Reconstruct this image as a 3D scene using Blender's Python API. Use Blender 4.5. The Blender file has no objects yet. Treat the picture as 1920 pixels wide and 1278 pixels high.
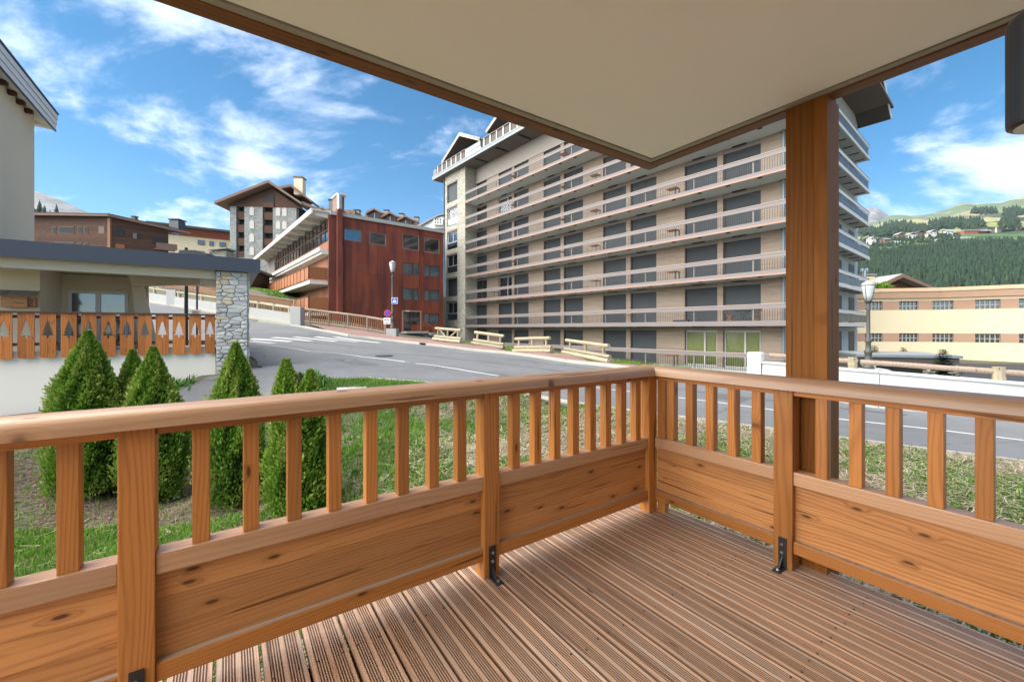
import bpy, bmesh, math, random
import numpy as np
from mathutils import Vector, Matrix, Euler, noise as mnoise
from mathutils.geometry import delaunay_2d_cdt
random.seed(7); RNG = np.random.default_rng(7)
R = math.radians
sc = bpy.context.scene
col = sc.collection

# ------------------------------------------------------------------ camera
F_PX, HOR, EYE = 775.0, 616.0, 1.32
cam_d = bpy.data.cameras.new('camera'); cam = bpy.data.objects.new('camera', cam_d); col.objects.link(cam)
cam.location = (0, 0, EYE); cam.rotation_euler = (R(90), 0, 0)
cam_d.sensor_width = 36; cam_d.lens = 36 * F_PX / 1920
cam_d.shift_y = -(639 - HOR) / 1920
cam_d.clip_start = 0.03; cam_d.clip_end = 12000
sc.camera = cam

# ------------------------------------------------------------------ light
SUN_EL, SUN_AZ = R(46), R(248)          # azimuth measured from +Y towards +X
w = bpy.data.worlds.new('World'); sc.world = w; w.use_nodes = True
nt = w.node_tree; nt.nodes.clear(); L = nt.links
out = nt.nodes.new('ShaderNodeOutputWorld'); bg = nt.nodes.new('ShaderNodeBackground')
sky = nt.nodes.new('ShaderNodeTexSky'); sky.sky_type = 'NISHITA'; sky.sun_disc = False
sky.sun_elevation = SUN_EL; sky.sun_rotation = SUN_AZ; sky.altitude = 1800; sky.air_density = 1.0; sky.dust_density = 0.3; sky.ozone_density = 1.6
tc = nt.nodes.new('ShaderNodeTexCoord')
sep = nt.nodes.new('ShaderNodeSeparateXYZ'); L.new(tc.outputs['Generated'], sep.inputs[0])
def wmath(op, a, b=None, clamp=False):
    n = nt.nodes.new('ShaderNodeMath'); n.operation = op; n.use_clamp = clamp
    for i, v in enumerate((a, b)):
        if v is None: continue
        if isinstance(v, (int, float)): n.inputs[i].default_value = v
        else: L.new(v, n.inputs[i])
    return n.outputs[0]
zz = wmath('ADD', wmath('MAXIMUM', sep.outputs[2], 0.0), 0.34)
px_ = wmath('DIVIDE', sep.outputs[0], zz); py_ = wmath('DIVIDE', sep.outputs[1], zz)
cmb = nt.nodes.new('ShaderNodeCombineXYZ'); L.new(px_, cmb.inputs[0]); L.new(py_, cmb.inputs[1])
mp = nt.nodes.new('ShaderNodeMapping'); mp.inputs['Rotation'].default_value = (0, 0, R(-38)); mp.inputs['Scale'].default_value = (0.9, 1.35, 1)
mp.inputs['Location'].default_value = (1.1, 9.9, 0)
L.new(cmb.outputs[0], mp.inputs[0])
n1 = nt.nodes.new('ShaderNodeTexNoise'); n1.inputs['Scale'].default_value = 2.1; n1.inputs['Detail'].default_value = 10; n1.inputs['Roughness'].default_value = 0.6; n1.inputs['Distortion'].default_value = 0.25
L.new(mp.outputs[0], n1.inputs['Vector'])
n2 = nt.nodes.new('ShaderNodeTexNoise'); n2.inputs['Scale'].default_value = 0.9; n2.inputs['Detail'].default_value = 3
L.new(mp.outputs[0], n2.inputs['Vector'])
s_ = wmath('ADD', wmath('MULTIPLY', n1.outputs[0], 0.7), wmath('MULTIPLY', n2.outputs[0], 0.3))
cr = nt.nodes.new('ShaderNodeValToRGB'); e = cr.color_ramp.elements; e[0].position = 0.485; e[0].color = (0, 0, 0, 1); e[1].position = 0.61; e[1].color = (1, 1, 1, 1)
cr.color_ramp.interpolation = 'EASE'
L.new(s_, cr.inputs[0])
# thin veil that thickens towards the horizon
veil = wmath('SUBTRACT', 1.0, wmath('MULTIPLY', wmath('MAXIMUM', sep.outputs[2], 0.0), 3.2), True)
veil = wmath('MULTIPLY', wmath('MULTIPLY', veil, veil), 0.24)
cf = wmath('MAXIMUM', wmath('MULTIPLY', cr.outputs[0], 0.88), veil, True)
hs = nt.nodes.new('ShaderNodeHueSaturation'); hs.inputs['Saturation'].default_value = 1.35; hs.inputs['Hue'].default_value = 0.488; hs.inputs['Value'].default_value = 1.0
L.new(sky.outputs[0], hs.inputs['Color'])
mx = nt.nodes.new('ShaderNodeMix'); mx.data_type = 'RGBA'
L.new(cf, mx.inputs[0]); L.new(hs.outputs[0], mx.inputs[6]); mx.inputs[7].default_value = (6.6, 7.4, 9.2, 1)
L.new(mx.outputs[2], bg.inputs[0]); bg.inputs[1].default_value = 0.08
L.new(bg.outputs[0], out.inputs[0])
sd = bpy.data.lights.new('sun', 'SUN'); sd.energy = 5.0; sd.angle = R(95); sd.color = (1, 0.93, 0.82)
so = bpy.data.objects.new('sun', sd); col.objects.link(so)
sv = Vector((math.sin(SUN_AZ) * math.cos(SUN_EL), math.cos(SUN_AZ) * math.cos(SUN_EL), math.sin(SUN_EL)))
so.rotation_euler = sv.to_track_quat('Z', 'Y').to_euler(); so.location = sv * 60
sc.view_settings.view_transform = 'Standard'; sc.view_settings.look = 'None'; sc.view_settings.gamma = 1
sc.view_settings.use_curve_mapping = False
sc.view_settings.exposure = 1.3

# ------------------------------------------------------------------ helpers
def tag(o, label=None, cat=None, group=None, kind=None):
    for k, v in (('label', label), ('category', cat), ('group', group), ('kind', kind)):
        if v: o[k] = v
    return o
def empty(name, loc=(0, 0, 0), rz=0.0, label=None, cat=None, group=None, kind=None, parent=None):
    o = bpy.data.objects.new(name, None); col.objects.link(o); o.location = loc; o.rotation_euler = (0, 0, rz); o.empty_display_size = 0.2
    o.parent = parent
    return tag(o, label, cat, group, kind)
def link(name, me, parent=None, loc=(0, 0, 0), rot=(0, 0, 0)):
    o = bpy.data.objects.new(name, me); col.objects.link(o); o.parent = parent; o.location = loc; o.rotation_euler = rot
    return o
PERM = {'X': (0, 2, 1), 'Y': (1, 2, 0), 'x': (0, 1, 2), 'y': (1, 0, 2), 'z': (2, 0, 1)}
class MB:
    def __init__(s): s.v = []; s.f = []
    def add(s, vs, fs):
        n = len(s.v); s.v += [tuple(p) for p in vs]; s.f += [tuple(i + n for i in f) for f in fs]; return s
    def box(s, x0, x1, y0, y1, z0, z1):
        if x0 > x1: x0, x1 = x1, x0
        if y0 > y1: y0, y1 = y1, y0
        if z0 > z1: z0, z1 = z1, z0
        return s.add([(x0, y0, z0), (x1, y0, z0), (x1, y1, z0), (x0, y1, z0), (x0, y0, z1), (x1, y0, z1), (x1, y1, z1), (x0, y1, z1)],
                     [(0, 3, 2, 1), (4, 5, 6, 7), (0, 1, 5, 4), (1, 2, 6, 5), (2, 3, 7, 6), (3, 0, 4, 7)])
    def tube(s, p0, p1, r0, r1=None, n=10, caps=True):
        r1 = r0 if r1 is None else r1
        p0, p1 = Vector(p0), Vector(p1); d = (p1 - p0).normalized()
        a = d.orthogonal().normalized(); b = d.cross(a)
        vs = []
        for p, r in ((p0, r0), (p1, r1)):
            for i in range(n):
                t = 2 * math.pi * i / n; vs.append(p + a * (r * math.cos(t)) + b * (r * math.sin(t)))
        fs = [(i, (i + 1) % n, n + (i + 1) % n, n + i) for i in range(n)]
        if caps: fs += [tuple(range(n - 1, -1, -1)), tuple(range(n, 2 * n))]
        return s.add(vs, fs)
    def bar(s, p0, p1, w_, h_):
        "rectangular bar between two points, h_ along z"
        p0, p1 = Vector(p0), Vector(p1); d = (p1 - p0).normalized()
        side = d.cross(Vector((0, 0, 1)))
        side = Vector((1, 0, 0)) if side.length < 1e-4 else side.normalized()
        up = side.cross(d).normalized()
        vs = []
        for p in (p0, p1):
            for a, b in ((-1, -1), (1, -1), (1, 1), (-1, 1)): vs.append(p + side * (a * w_ / 2) + up * (b * h_ / 2))
        return s.add(vs, [(0, 1, 2, 3), (7, 6, 5, 4), (0, 4, 5, 1), (1, 5, 6, 2), (2, 6, 7, 3), (3, 7, 4, 0)])
    def prism(s, poly, a0, a1, axis='y'):
        "poly: 2D outline; extruded along axis (x: poly=(y,z), y: poly=(x,z), z: poly=(x,y))"
        n = len(poly); mk = {'x': lambda p, a: (a, p[0], p[1]), 'y': lambda p, a: (p[0], a, p[1]), 'z': lambda p, a: (p[0], p[1], a)}[axis]
        vs = [mk(p, a0) for p in poly] + [mk(p, a1) for p in poly]
        return s.add(vs, [tuple(range(n)), tuple(range(2 * n - 1, n - 1, -1))] + [(i, n + i, n + (i + 1) % n, (i + 1) % n) for i in range(n)])
    def lathe(s, prof, n=16, c=(0, 0, 0)):
        vs = []; fs = []
        for r, z in prof:
            for i in range(n):
                t = 2 * math.pi * i / n; vs.append((c[0] + r * math.cos(t), c[1] + r * math.sin(t), c[2] + z))
        for k in range(len(prof) - 1):
            for i in range(n):
                j = (i + 1) % n; fs.append((k * n + i, k * n + j, (k + 1) * n + j, (k + 1) * n + i))
        fs += [tuple(range(n - 1, -1, -1)), tuple(range((len(prof) - 1) * n, len(prof) * n))]
        return s.add(vs, fs)
    def mesh(s, mat, bevel=0, axis='x', smooth=False, name='mesh', seed=None):
        me = bpy.data.meshes.new(name); me.from_pydata(s.v, [], s.f)
        if bevel or True:
            bm = bmesh.new(); bm.from_mesh(me)
            bmesh.ops.recalc_face_normals(bm, faces=bm.faces)
            if bevel: bmesh.ops.bevel(bm, geom=list(bm.edges), offset=bevel, segments=2, affect='EDGES', profile=0.6)
            bm.to_mesh(me); bm.free()
        setwc(me, axis)
        if smooth: me.polygons.foreach_set('use_smooth', [True] * len(me.polygons))
        mats = mat if isinstance(mat, (list, tuple)) else [mat]
        for m in mats: me.materials.append(m)
        return me
    def build(s, name, mat, parent=None, **k): return link(name, s.mesh(mat, name=name, **k), parent)
def setwc(me, axis='x'):
    n = len(me.vertices)
    if not n: return
    co = np.empty(n * 3, dtype=np.float32); me.vertices.foreach_get('co', co); co = co.reshape(-1, 3)[:, list(PERM[axis])]
    co = co + np.array([random.uniform(0, 60), random.uniform(-.12, .12) - co[:, 1].mean(), random.uniform(.01, .07) - co[:, 2].mean()])
    at = me.attributes.new('wc', 'FLOAT_VECTOR', 'POINT'); at.data.foreach_set('vector', co.astype(np.float32).ravel())
def BX(name, mat, parent, x0, x1, y0, y1, z0, z1, bevel=0, axis='x'):
    return MB().box(x0, x1, y0, y1, z0, z1).build(name, mat, parent, bevel=bevel, axis=axis)
def rawmesh(name, V, Fq, mat, parent=None, attrs=None, smooth=False):
    "numpy vertices (n,3), faces (m,k)"
    me = bpy.data.meshes.new(name); V = np.asarray(V, np.float32); Fq = np.asarray(Fq, np.int32); m, k = Fq.shape
    me.vertices.add(len(V)); me.vertices.foreach_set('co', V.ravel())
    me.loops.add(m * k); me.loops.foreach_set('vertex_index', Fq.ravel())
    me.polygons.add(m); me.polygons.foreach_set('loop_start', np.arange(0, m * k, k, dtype=np.int32))
    try: me.polygons.foreach_set('loop_total', np.full(m, k, np.int32))
    except Exception: pass
    for an, av in (attrs or {}).items():
        a = me.attributes.new(an, 'FLOAT', 'POINT'); a.data.foreach_set('value', np.asarray(av, np.float32))
    me.update(calc_edges=True); me.validate()
    if smooth: me.polygons.foreach_set('use_smooth', [True] * len(me.polygons))
    me.materials.append(mat)
    return link(name, me, parent)

# ------------------------------------------------------------------ materials
class NT:
    def __init__(s, name):
        s.m = bpy.data.materials.new(name); s.m.use_nodes = True; s.t = s.m.node_tree; s.n = s.t.nodes; s.b = s.n['Principled BSDF']
    def new(s, t, **k):
        n = s.n.new(t)
        for a, v in k.items(): setattr(n, a, v)
        return n
    def put(s, sock, v):
        if isinstance(v, bpy.types.NodeSocket): s.t.links.new(v, sock)
        elif isinstance(v, (tuple, list)) and len(v) == 3 and sock.type == 'RGBA': sock.default_value = (*v, 1)
        else: sock.default_value = v
    def math(s, op, a, b=None, c=None, clamp=False):
        n = s.new('ShaderNodeMath', operation=op, use_clamp=clamp)
        for i, v in enumerate((a, b, c)):
            if v is not None: s.put(n.inputs[i], v)
        return n.outputs[0]
    def mix(s, f, a, b, blend='MIX'):
        n = s.new('ShaderNodeMix', data_type='RGBA', blend_type=blend); n.clamp_factor = True
        s.put(n.inputs[0], f); s.put(n.inputs[6], a); s.put(n.inputs[7], b); return n.outputs[2]
    def noise(s, vec, scale, detail=4, rough=.5, dist=0):
        n = s.new('ShaderNodeTexNoise'); s.put(n.inputs['Scale'], scale); s.put(n.inputs['Detail'], detail); s.put(n.inputs['Roughness'], rough); s.put(n.inputs['Distortion'], dist)
        if vec is not None: s.put(n.inputs['Vector'], vec)
        return n.outputs[0]
    def vor(s, vec, scale, feature='F1', out=0, dim='3D'):
        n = s.new('ShaderNodeTexVoronoi', feature=feature, voronoi_dimensions=dim); s.put(n.inputs['Scale'], scale); s.put(n.inputs['Vector'], vec); return n.outputs[out]
    def ramp(s, v, lo, hi):
        n = s.new('ShaderNodeMapRange', interpolation_type='SMOOTHSTEP'); s.put(n.inputs[0], v); s.put(n.inputs[1], lo); s.put(n.inputs[2], hi); return n.outputs[0]
    def obj(s): return s.new('ShaderNodeTexCoord').outputs['Object']
    def wpos(s): return s.new('ShaderNodeNewGeometry').outputs['Position']
    def attr(s, nm, o='Vector'):
        n = s.new('ShaderNodeAttribute', attribute_name=nm); return n.outputs[o]
    def rnd(s): return s.new('ShaderNodeObjectInfo').outputs['Random']
    def scale(s, v, xyz, loc=(0, 0, 0)):
        n = s.new('ShaderNodeMapping'); s.put(n.inputs[0], v); n.inputs['Scale'].default_value = xyz; n.inputs['Location'].default_value = loc; return n.outputs[0]
    def bump(s, h, strength=.3, dist=.01):
        n = s.new('ShaderNodeBump'); s.put(n.inputs['Strength'], strength); s.put(n.inputs['Distance'], dist); s.put(n.inputs['Height'], h)
        s.t.links.new(n.outputs[0], s.b.inputs['Normal'])
    def done(s, colr=None, rough=None, metal=None, spec=None):
        if colr is not None: s.put(s.b.inputs['Base Color'], colr)
        if rough is not None: s.put(s.b.inputs['Roughness'], rough)
        if metal is not None: s.put(s.b.inputs['Metallic'], metal)
        if spec is not None: s.put(s.b.inputs['Specular IOR Level'], spec)
        return s.m
def plain(name, c, rough=.6, metal=0, var=.12, scale=3.0, bump=0.0, spec=.5, fine=60.0):
    t = NT(name); p = t.wpos()
    n = t.noise(p, scale, 5, .6); f = t.noise(p, fine, 3, .6)
    a = t.mix(t.math('MULTIPLY', n, 1.0), tuple(x * (1 - var) for x in c), tuple(min(1, x * (1 + var)) for x in c))
    a = t.mix(t.math('MULTIPLY', f, var * 1.2), a, tuple(x * .55 for x in c))
    if bump: t.bump(f, bump, .01)
    return t.done(a, rough, metal, spec)
def wood(name, light, dark, ring=.013, strength=.6, knots=.35, rough=.5, tone=.25, bump=.12, spec=.4, kcol=None, grain=.75, grey=None):
    t = NT(name); v = t.attr('wc'); s3 = t.new('ShaderNodeSeparateXYZ'); t.put(s3.inputs[0], v); x, y, z = s3.outputs
    rn = t.rnd()
    seedv = t.new('ShaderNodeCombineXYZ'); t.put(seedv.inputs[0], t.math('MULTIPLY', rn, 40.0)); t.put(seedv.inputs[1], t.math('MULTIPLY', rn, 1.7))
    va = t.new('ShaderNodeVectorMath', operation='ADD'); t.put(va.inputs[0], v); t.put(va.inputs[1], t.scale(seedv.outputs[0], (1, 0, 0)))
    vv = va.outputs[0]
    # knots
    kv = t.scale(vv, (4.4, 13.0, .7)); kd = t.vor(kv, 1.0, dim='2D'); kc = t.vor(kv, 1.0, out=1, dim='2D')
    ks = t.new('ShaderNodeSeparateColor'); t.put(ks.inputs[0], kc)
    on = t.math('LESS_THAN', ks.outputs[0], knots)
    near = t.math('MULTIPLY', on, t.math('SUBTRACT', 1.0, t.ramp(kd, .04, .36)))
    core = t.math('MULTIPLY', on, t.math('SUBTRACT', 1.0, t.ramp(kd, .05, .13)))
    w1 = t.noise(t.scale(vv, (.7, 3.0, 3.0)), 1.0, 2, .5)
    w2 = t.noise(t.scale(vv, (2.2, 16.0, 16.0)), 1.0, 3, .5)
    cy = t.math('ADD', y, t.math('MULTIPLY', t.math('SUBTRACT', w1, .5), .16))
    cz = t.math('ADD', z, t.math('MULTIPLY', t.math('SUBTRACT', w2, .5), .035))
    r = t.math('SQRT', t.math('ADD', t.math('MULTIPLY', cy, cy), t.math('MULTIPLY', cz, cz)))
    r = t.math('SUBTRACT', r, t.math('MULTIPLY', near, ring * 1.3))
    s1 = t.math('SINE', t.math('MULTIPLY', r, 2 * math.pi / ring))
    rings = t.math('POWER', t.math('ADD', t.math('MULTIPLY', s1, .5), .5), 2.2)
    fine = t.noise(t.scale(vv, (3.0, 95.0, 95.0)), 1.0, 4, .7)
    lo = t.noise(t.scale(vv, (.9, 7.0, 7.0)), 1.0, 3, .6)
    f = t.math('ADD', t.math('MULTIPLY', rings, strength), t.math('MULTIPLY', t.math('SUBTRACT', fine, .5), grain))
    f = t.math('ADD', f, t.math('MULTIPLY', t.math('SUBTRACT', lo, .5), tone * 2.2), clamp=True)
    c = t.mix(f, light, dark)
    if grey is not None: c = t.mix(t.ramp(t.noise(t.scale(vv, (1.6, 22, 22)), 1.0, 4, .65), .42, .72), c, grey)
    hv = t.new('ShaderNodeHueSaturation'); t.put(hv.inputs['Value'], t.math('ADD', .78, t.math('MULTIPLY', rn, .42))); t.put(hv.inputs['Color'], c); c = hv.outputs[0]
    kc_ = kcol or tuple(a * .3 for a in dark)
    ckn = t.noise(t.scale(vv, (1.1, 38.0, 38.0), (5, 3, 0)), 1.0, 2, .4); c = t.mix(t.math('MULTIPLY', t.ramp(ckn, .67, .71), .75), c, tuple(q_ * .35 for q_ in dark)); c = t.mix(t.math('MULTIPLY', near, .38), c, dark); c = t.mix(t.math('MULTIPLY', core, .85), c, kc_)
    t.bump(t.math('ADD', t.math('MULTIPLY', fine, .5), t.math('MULTIPLY', rings, .5)), bump, .003)
    return t.done(c, t.math('ADD', rough - .06, t.math('MULTIPLY', fine, .14)), 0, spec)

M = {}
M['rail'] = wood('oiled_larch', (.46, .185, .048), (.20, .058, .010), ring=.015, strength=.36, knots=.09, rough=.42, tone=.28)
M['cap'] = wood('weathered_larch_cap', (.46, .27, .155), (.29, .13, .055), ring=.02, strength=.28, knots=.05, rough=.34, tone=.35, spec=.5)
M['panel'] = wood('larch_panel', (.50, .23, .082), (.18, .058, .014), ring=.017, strength=.38, knots=.26, rough=.48, tone=.7)
M['deck'] = wood('weathered_deck', (.58, .37, .245), (.31, .16, .088), ring=.011, strength=.55, knots=.05, rough=.33, tone=.42, grey=(.48, .37, .29), spec=.5)
M['column'] = wood('glulam_column', (.24, .088, .014), (.115, .034, .005), ring=.022, strength=.35, knots=.08, rough=.62, tone=.4, spec=.2)
M['beam'] = wood('dark_beam', (.22, .085, .028), (.10, .032, .010), ring=.02, strength=.5, knots=.3, rough=.55)
M['slat'] = wood('orange_slat', (.50, .17, .035), (.26, .06, .012), ring=.03, strength=.6, knots=.2, rough=.5, tone=.4)
M['log'] = wood('pale_log', (.36, .31, .20), (.22, .17, .10), ring=.04, strength=.4, knots=.3, rough=.7, tone=.4, grey=(.30, .28, .22))
M['log_grey'] = wood('grey_log', (.30, .23, .18), (.19, .13, .095), ring=.04, strength=.4, knots=.2, rough=.8, tone=.4)
M['balus'] = wood('brown_picket', (.26, .13, .06), (.13, .055, .028), ring=.04, strength=.5, knots=.1, rough=.7)
M['chalet'] = wood('brown_chalet_wood', (.095, .04, .021), (.045, .017, .009), ring=.09, strength=.5, knots=.05, rough=.7, tone=.4)
M['orangewood'] = wood('orange_balcony_wood', (.31, .115, .042), (.16, .05, .018), ring=.06, strength=.5, knots=.05, rough=.6, tone=.4)
M['ceil'] = plain('ceiling_plaster', (.90, .88, .84), .85, var=.03, scale=1.2, fine=90, bump=.04)
M['trim'] = plain('grey_trim', (.34, .31, .26), .6, var=.05)
M['groove'] = plain('groove_shade', (.21, .12, .075), .8, var=.3, scale=8)  # darker tone inside grooves and gaps, shade put into the colour
M['dark'] = plain('dark_gap', (.02, .02, .02), .7)
M['blackmetal'] = plain('black_metal', (.022, .024, .028), .38, .0, var=.1, spec=.5)
M['anthr'] = plain('anthracite_cladding', (.045, .055, .075), .45, 0, var=.06)
M['steel'] = plain('steel', (.55, .56, .58), .3, 1.0, var=.05)
M['plaster'] = plain('cream_plaster', (.66, .58, .44), .85, var=.05, scale=.8, fine=120, bump=.08)
M['plaster_w'] = plain('pale_plaster', (.84, .77, .65), .85, var=.06, scale=.5, fine=120, bump=.08)
M['plaster_y'] = plain('yellow_plaster', (.78, .66, .44), .85, var=.07, scale=.35, fine=40, bump=.05)
M['terra'] = plain('terracotta_render', (.46, .285, .19), .85, var=.10, scale=1.5)
M['terra_l'] = plain('pale_terracotta_coping', (.74, .50, .33), .8, var=.08, scale=1.5)
M['wallwhite'] = plain('limewashed_concrete', (.48, .50, .50), .8, var=.2, scale=1.2, fine=30, bump=.1)
M['conc'] = plain('pale_concrete', (.37, .375, .36), .85, var=.13, scale=.9, fine=30, bump=.1)
M['white'] = plain('white_paint', (.72, .72, .72), .6, var=.05)
M['offwhite'] = plain('offwhite_fascia', (.60, .58, .53), .6, var=.08)
M['zinc'] = plain('zinc_edge', (.20, .235, .25), .45, .3, var=.1)
M['barge'] = plain('beige_barge_board', (.42, .35, .30), .7)
M['soffit'] = plain('dark_soffit', (.115, .095, .085), .8, var=.15, scale=1)
M['slab'] = plain('slab_paint', (.46, .48, .47), .8, var=.08, scale=.6)
M['wallshade'] = plain('shaded_wall_grey', (.22, .20, .185), .8, var=.06)  # lintels darker than the cladding, shade under the slabs put into the colour
M['mauve'] = plain('mauve_rail_board', (.18, .155, .153), .6, var=.10, scale=.5, fine=12)
M['copper'] = plain('salmon_drip_edge', (.32, .19, .145), .5, var=.12, scale=.6)
M['frame'] = plain('pale_window_frame', (.46, .44, .42), .5)
M['framed'] = plain('brown_window_frame', (.07, .045, .035), .5)
M['curtain'] = plain('white_curtain', (.36, .39, .42), .9, var=.1, scale=4)
M['curtain_y'] = plain('lime_curtain', (.31, .32, .12), .9, var=.2, scale=5)
M['snowwhite'] = plain('white_infill', (.78, .76, .70), .8, var=.03)
M['roofdark'] = plain('dark_roof', (.075, .062, .055), .75, var=.2, scale=1)
M['roofbrown'] = plain('brown_roof_edge', (.20, .12, .085), .7, var=.15)
M['roofgrey'] = plain('grey_roof', (.30, .30, .30), .7, var=.15)
M['red'] = plain('red_render', (.34, .10, .06), .8, var=.12)
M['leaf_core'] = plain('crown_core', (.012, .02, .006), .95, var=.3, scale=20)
M['bark'] = plain('bark', (.09, .06, .04), .9, var=.3, scale=30)
M['kerb'] = plain('kerb_stone', (.42, .40, .35), .85, var=.15, scale=2, fine=40)
M['roadpaint'] = plain('road_paint', (.50, .50, .49), .7, var=.3, scale=4, fine=60)
M['arch'] = plain('pale_arch_render', (.55, .53, .48), .8)
M['signblue'] = plain('sign_blue', (.015, .07, .42), .35, var=.02)
M['signred'] = plain('sign_red', (.55, .03, .03), .35, var=.02)
M['signwhite'] = plain('sign_white', (.78, .78, .78), .35, var=.02)
M['lampglass'] = plain('frosted_lamp_glass', (.46, .51, .51), .35, var=.05)
M['castiron'] = plain('cast_iron', (.085, .085, .075), .6, .2, var=.5, scale=14)
def glass(name, tint, refl=.5):
    t = NT(name); t.n.remove(t.b)
    g = t.new('ShaderNodeBsdfGlossy'); g.inputs['Roughness'].default_value = .09; g.inputs['Color'].default_value = (.9, .95, 1, 1)
    tr = t.new('ShaderNodeBsdfTransparent'); tr.inputs['Color'].default_value = (*tint, 1)
    lw = t.new('ShaderNodeFresnel'); lw.inputs[0].default_value = 1.5
    f = t.math('ADD', t.math('MULTIPLY', lw.outputs[0], 1.2), refl, clamp=True)
    m = t.new('ShaderNodeMixShader'); t.put(m.inputs[0], f); t.t.links.new(tr.outputs[0], m.inputs[1]); t.t.links.new(g.outputs[0], m.inputs[2])
    t.t.links.new(m.outputs[0], t.n['Material Output'].inputs[0]); return t.m
M['glass'] = glass('window_glass', (.92, .94, .94), .02)
M['upper_band'] = plain('upper_plaster_band', (.30, .27, .245), .8, var=.06)
M['glassd'] = glass('dark_window_glass', (.25, .28, .3), .16)
def mat_shutter():
    t = NT('roller_shutter'); p = t.obj(); s3 = t.new('ShaderNodeSeparateXYZ'); t.put(s3.inputs[0], p)
    l = t.math('SINE', t.math('MULTIPLY', s3.outputs[2], 2 * math.pi / .055))
    b = t.noise(t.scale(p, (.7, .7, 3)), 1.0, 3)
    c = t.mix(b, (.030, .037, .044), (.054, .064, .073)); c = t.mix(t.math('MULTIPLY', t.math('GREATER_THAN', l, .75), .45), c, (.02, .024, .03))
    hv = t.new('ShaderNodeHueSaturation'); t.put(hv.inputs['Value'], t.math('ADD', .85, t.math('MULTIPLY', t.rnd(), .35))); t.put(hv.inputs['Color'], c)
    t.bump(l, .5, .012); return t.done(hv.outputs[0], .55, .1)
M['shutter'] = mat_shutter()
def mat_cladding():
    t = NT('taupe_board_cladding'); p = t.obj(); s3 = t.new('ShaderNodeSeparateXYZ'); t.put(s3.inputs[0], p)
    zz = t.math('DIVIDE', s3.outputs[2], .135); row = t.math('FLOOR', zz); fr = t.math('FRACT', zz)
    cv = t.new('ShaderNodeCombineXYZ'); t.put(cv.inputs[2], t.math('MULTIPLY', row, 7.31)); t.put(cv.inputs[0], t.math('MULTIPLY', s3.outputs[0], .35))
    n = t.noise(cv.outputs[0], 1.0, 3, .7); g = t.noise(t.scale(p, (1.2, 1.2, 40)), 1.0, 4, .6)
    c = t.mix(t.ramp(n, .25, .75), (.225, .17, .125), (.335, .27, .215)); c = t.mix(t.math('MULTIPLY', g, .35), c, (.24, .18, .135))
    ln = t.math('LESS_THAN', fr, .09); c = t.mix(t.math('MULTIPLY', ln, .6), c, (.14, .10, .08))
    t.bump(t.math('SUBTRACT', 1.0, ln), .6, .01); return t.done(c, .75)
M['clad'] = mat_cladding()
def mat_smallstone(name, a, b, mortar, sx, sz):
    t = NT(name); p = t.obj(); q = t.scale(p, (sx, sx, sz))
    d = t.vor(q, 1.0, 'DISTANCE_TO_EDGE'); c2 = t.vor(q, 1.0, 'F1', 1); ss = t.new('ShaderNodeSeparateColor'); t.put(ss.inputs[0], c2)
    n = t.noise(p, 6.0, 5, .6)
    c = t.mix(ss.outputs[0], a, b); c = t.mix(t.math('MULTIPLY', ss.outputs[1], .35), c, (.50, .47, .38)); c = t.mix(t.math('MULTIPLY', n, .4), c, tuple(x * .6 for x in a))
    m = t.ramp(d, .0, .08); c = t.mix(t.math('SUBTRACT', 1.0, m), c, mortar)
    t.bump(t.math('ADD', m, t.math('MULTIPLY', ss.outputs[2], .8)), .9, .06); return t.done(c, .85)
M['thinstone'] = mat_smallstone('thin_coursed_stone', (.34, .33, .27), (.58, .56, .48), (.26, .25, .2), 2.6, 11)
M['towerstone'] = mat_smallstone('tower_rubble_stone', (.22, .245, .26), (.40, .42, .42), (.30, .30, .28), 1.7, 3.4)
def mat_stone():
    t = NT('split_stone'); p = t.obj(); r = t.rnd()
    ra = t.math('FRACT', t.math('MULTIPLY', r, 17.3))
    n = t.noise(p, 9.0, 6, .65); n2 = t.noise(t.scale(p, (3, 3, 22)), 1.0, 4, .6)
    g = t.mix(ra, (.36, .36, .345), (.62, .61, .57))
    o = t.mix(t.ramp(n, .35, .65), (.58, .44, .26), (.62, .55, .43))
    c = t.mix(t.math('GREATER_THAN', r, .74), g, o); c = t.mix(t.math('MULTIPLY', t.ramp(n2, .45, .75), .45), c, (.22, .23, .24)); c = t.mix(t.math('MULTIPLY', t.ramp(n, .55, .8), .5), c, (.66, .66, .64))
    t.bump(t.math('ADD', n, n2), .6, .02); return t.done(c, .8)
M['stone'] = mat_stone()
M['mortar'] = plain('dark_mortar', (.16, .15, .13), .95, var=.2, scale=10)
def mat_corten():
    t = NT('rusted_steel'); p = t.obj(); r = t.rnd()
    n = t.noise(t.scale(p, (1.1, 1.1, .22)), 1.0, 6, .62); n2 = t.noise(t.scale(p, (4, 4, .6)), 1.0, 6, .7); n3 = t.noise(p, 14.0, 4, .6)
    c = t.mix(t.ramp(n, .36, .66), (.115, .022, .014), (.235, .05, .02)); c = t.mix(t.math('MULTIPLY', t.ramp(n2, .5, .75), .55), c, (.27, .085, .035)); c = t.mix(t.math('MULTIPLY', n3, .4), c, (.07, .018, .012))
    hv = t.new('ShaderNodeHueSaturation'); t.put(hv.inputs['Value'], t.math('ADD', .82, t.math('MULTIPLY', r, .36))); t.put(hv.inputs['Color'], c)
    return t.done(hv.outputs[0], .7)
M['corten'] = mat_corten()
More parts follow.
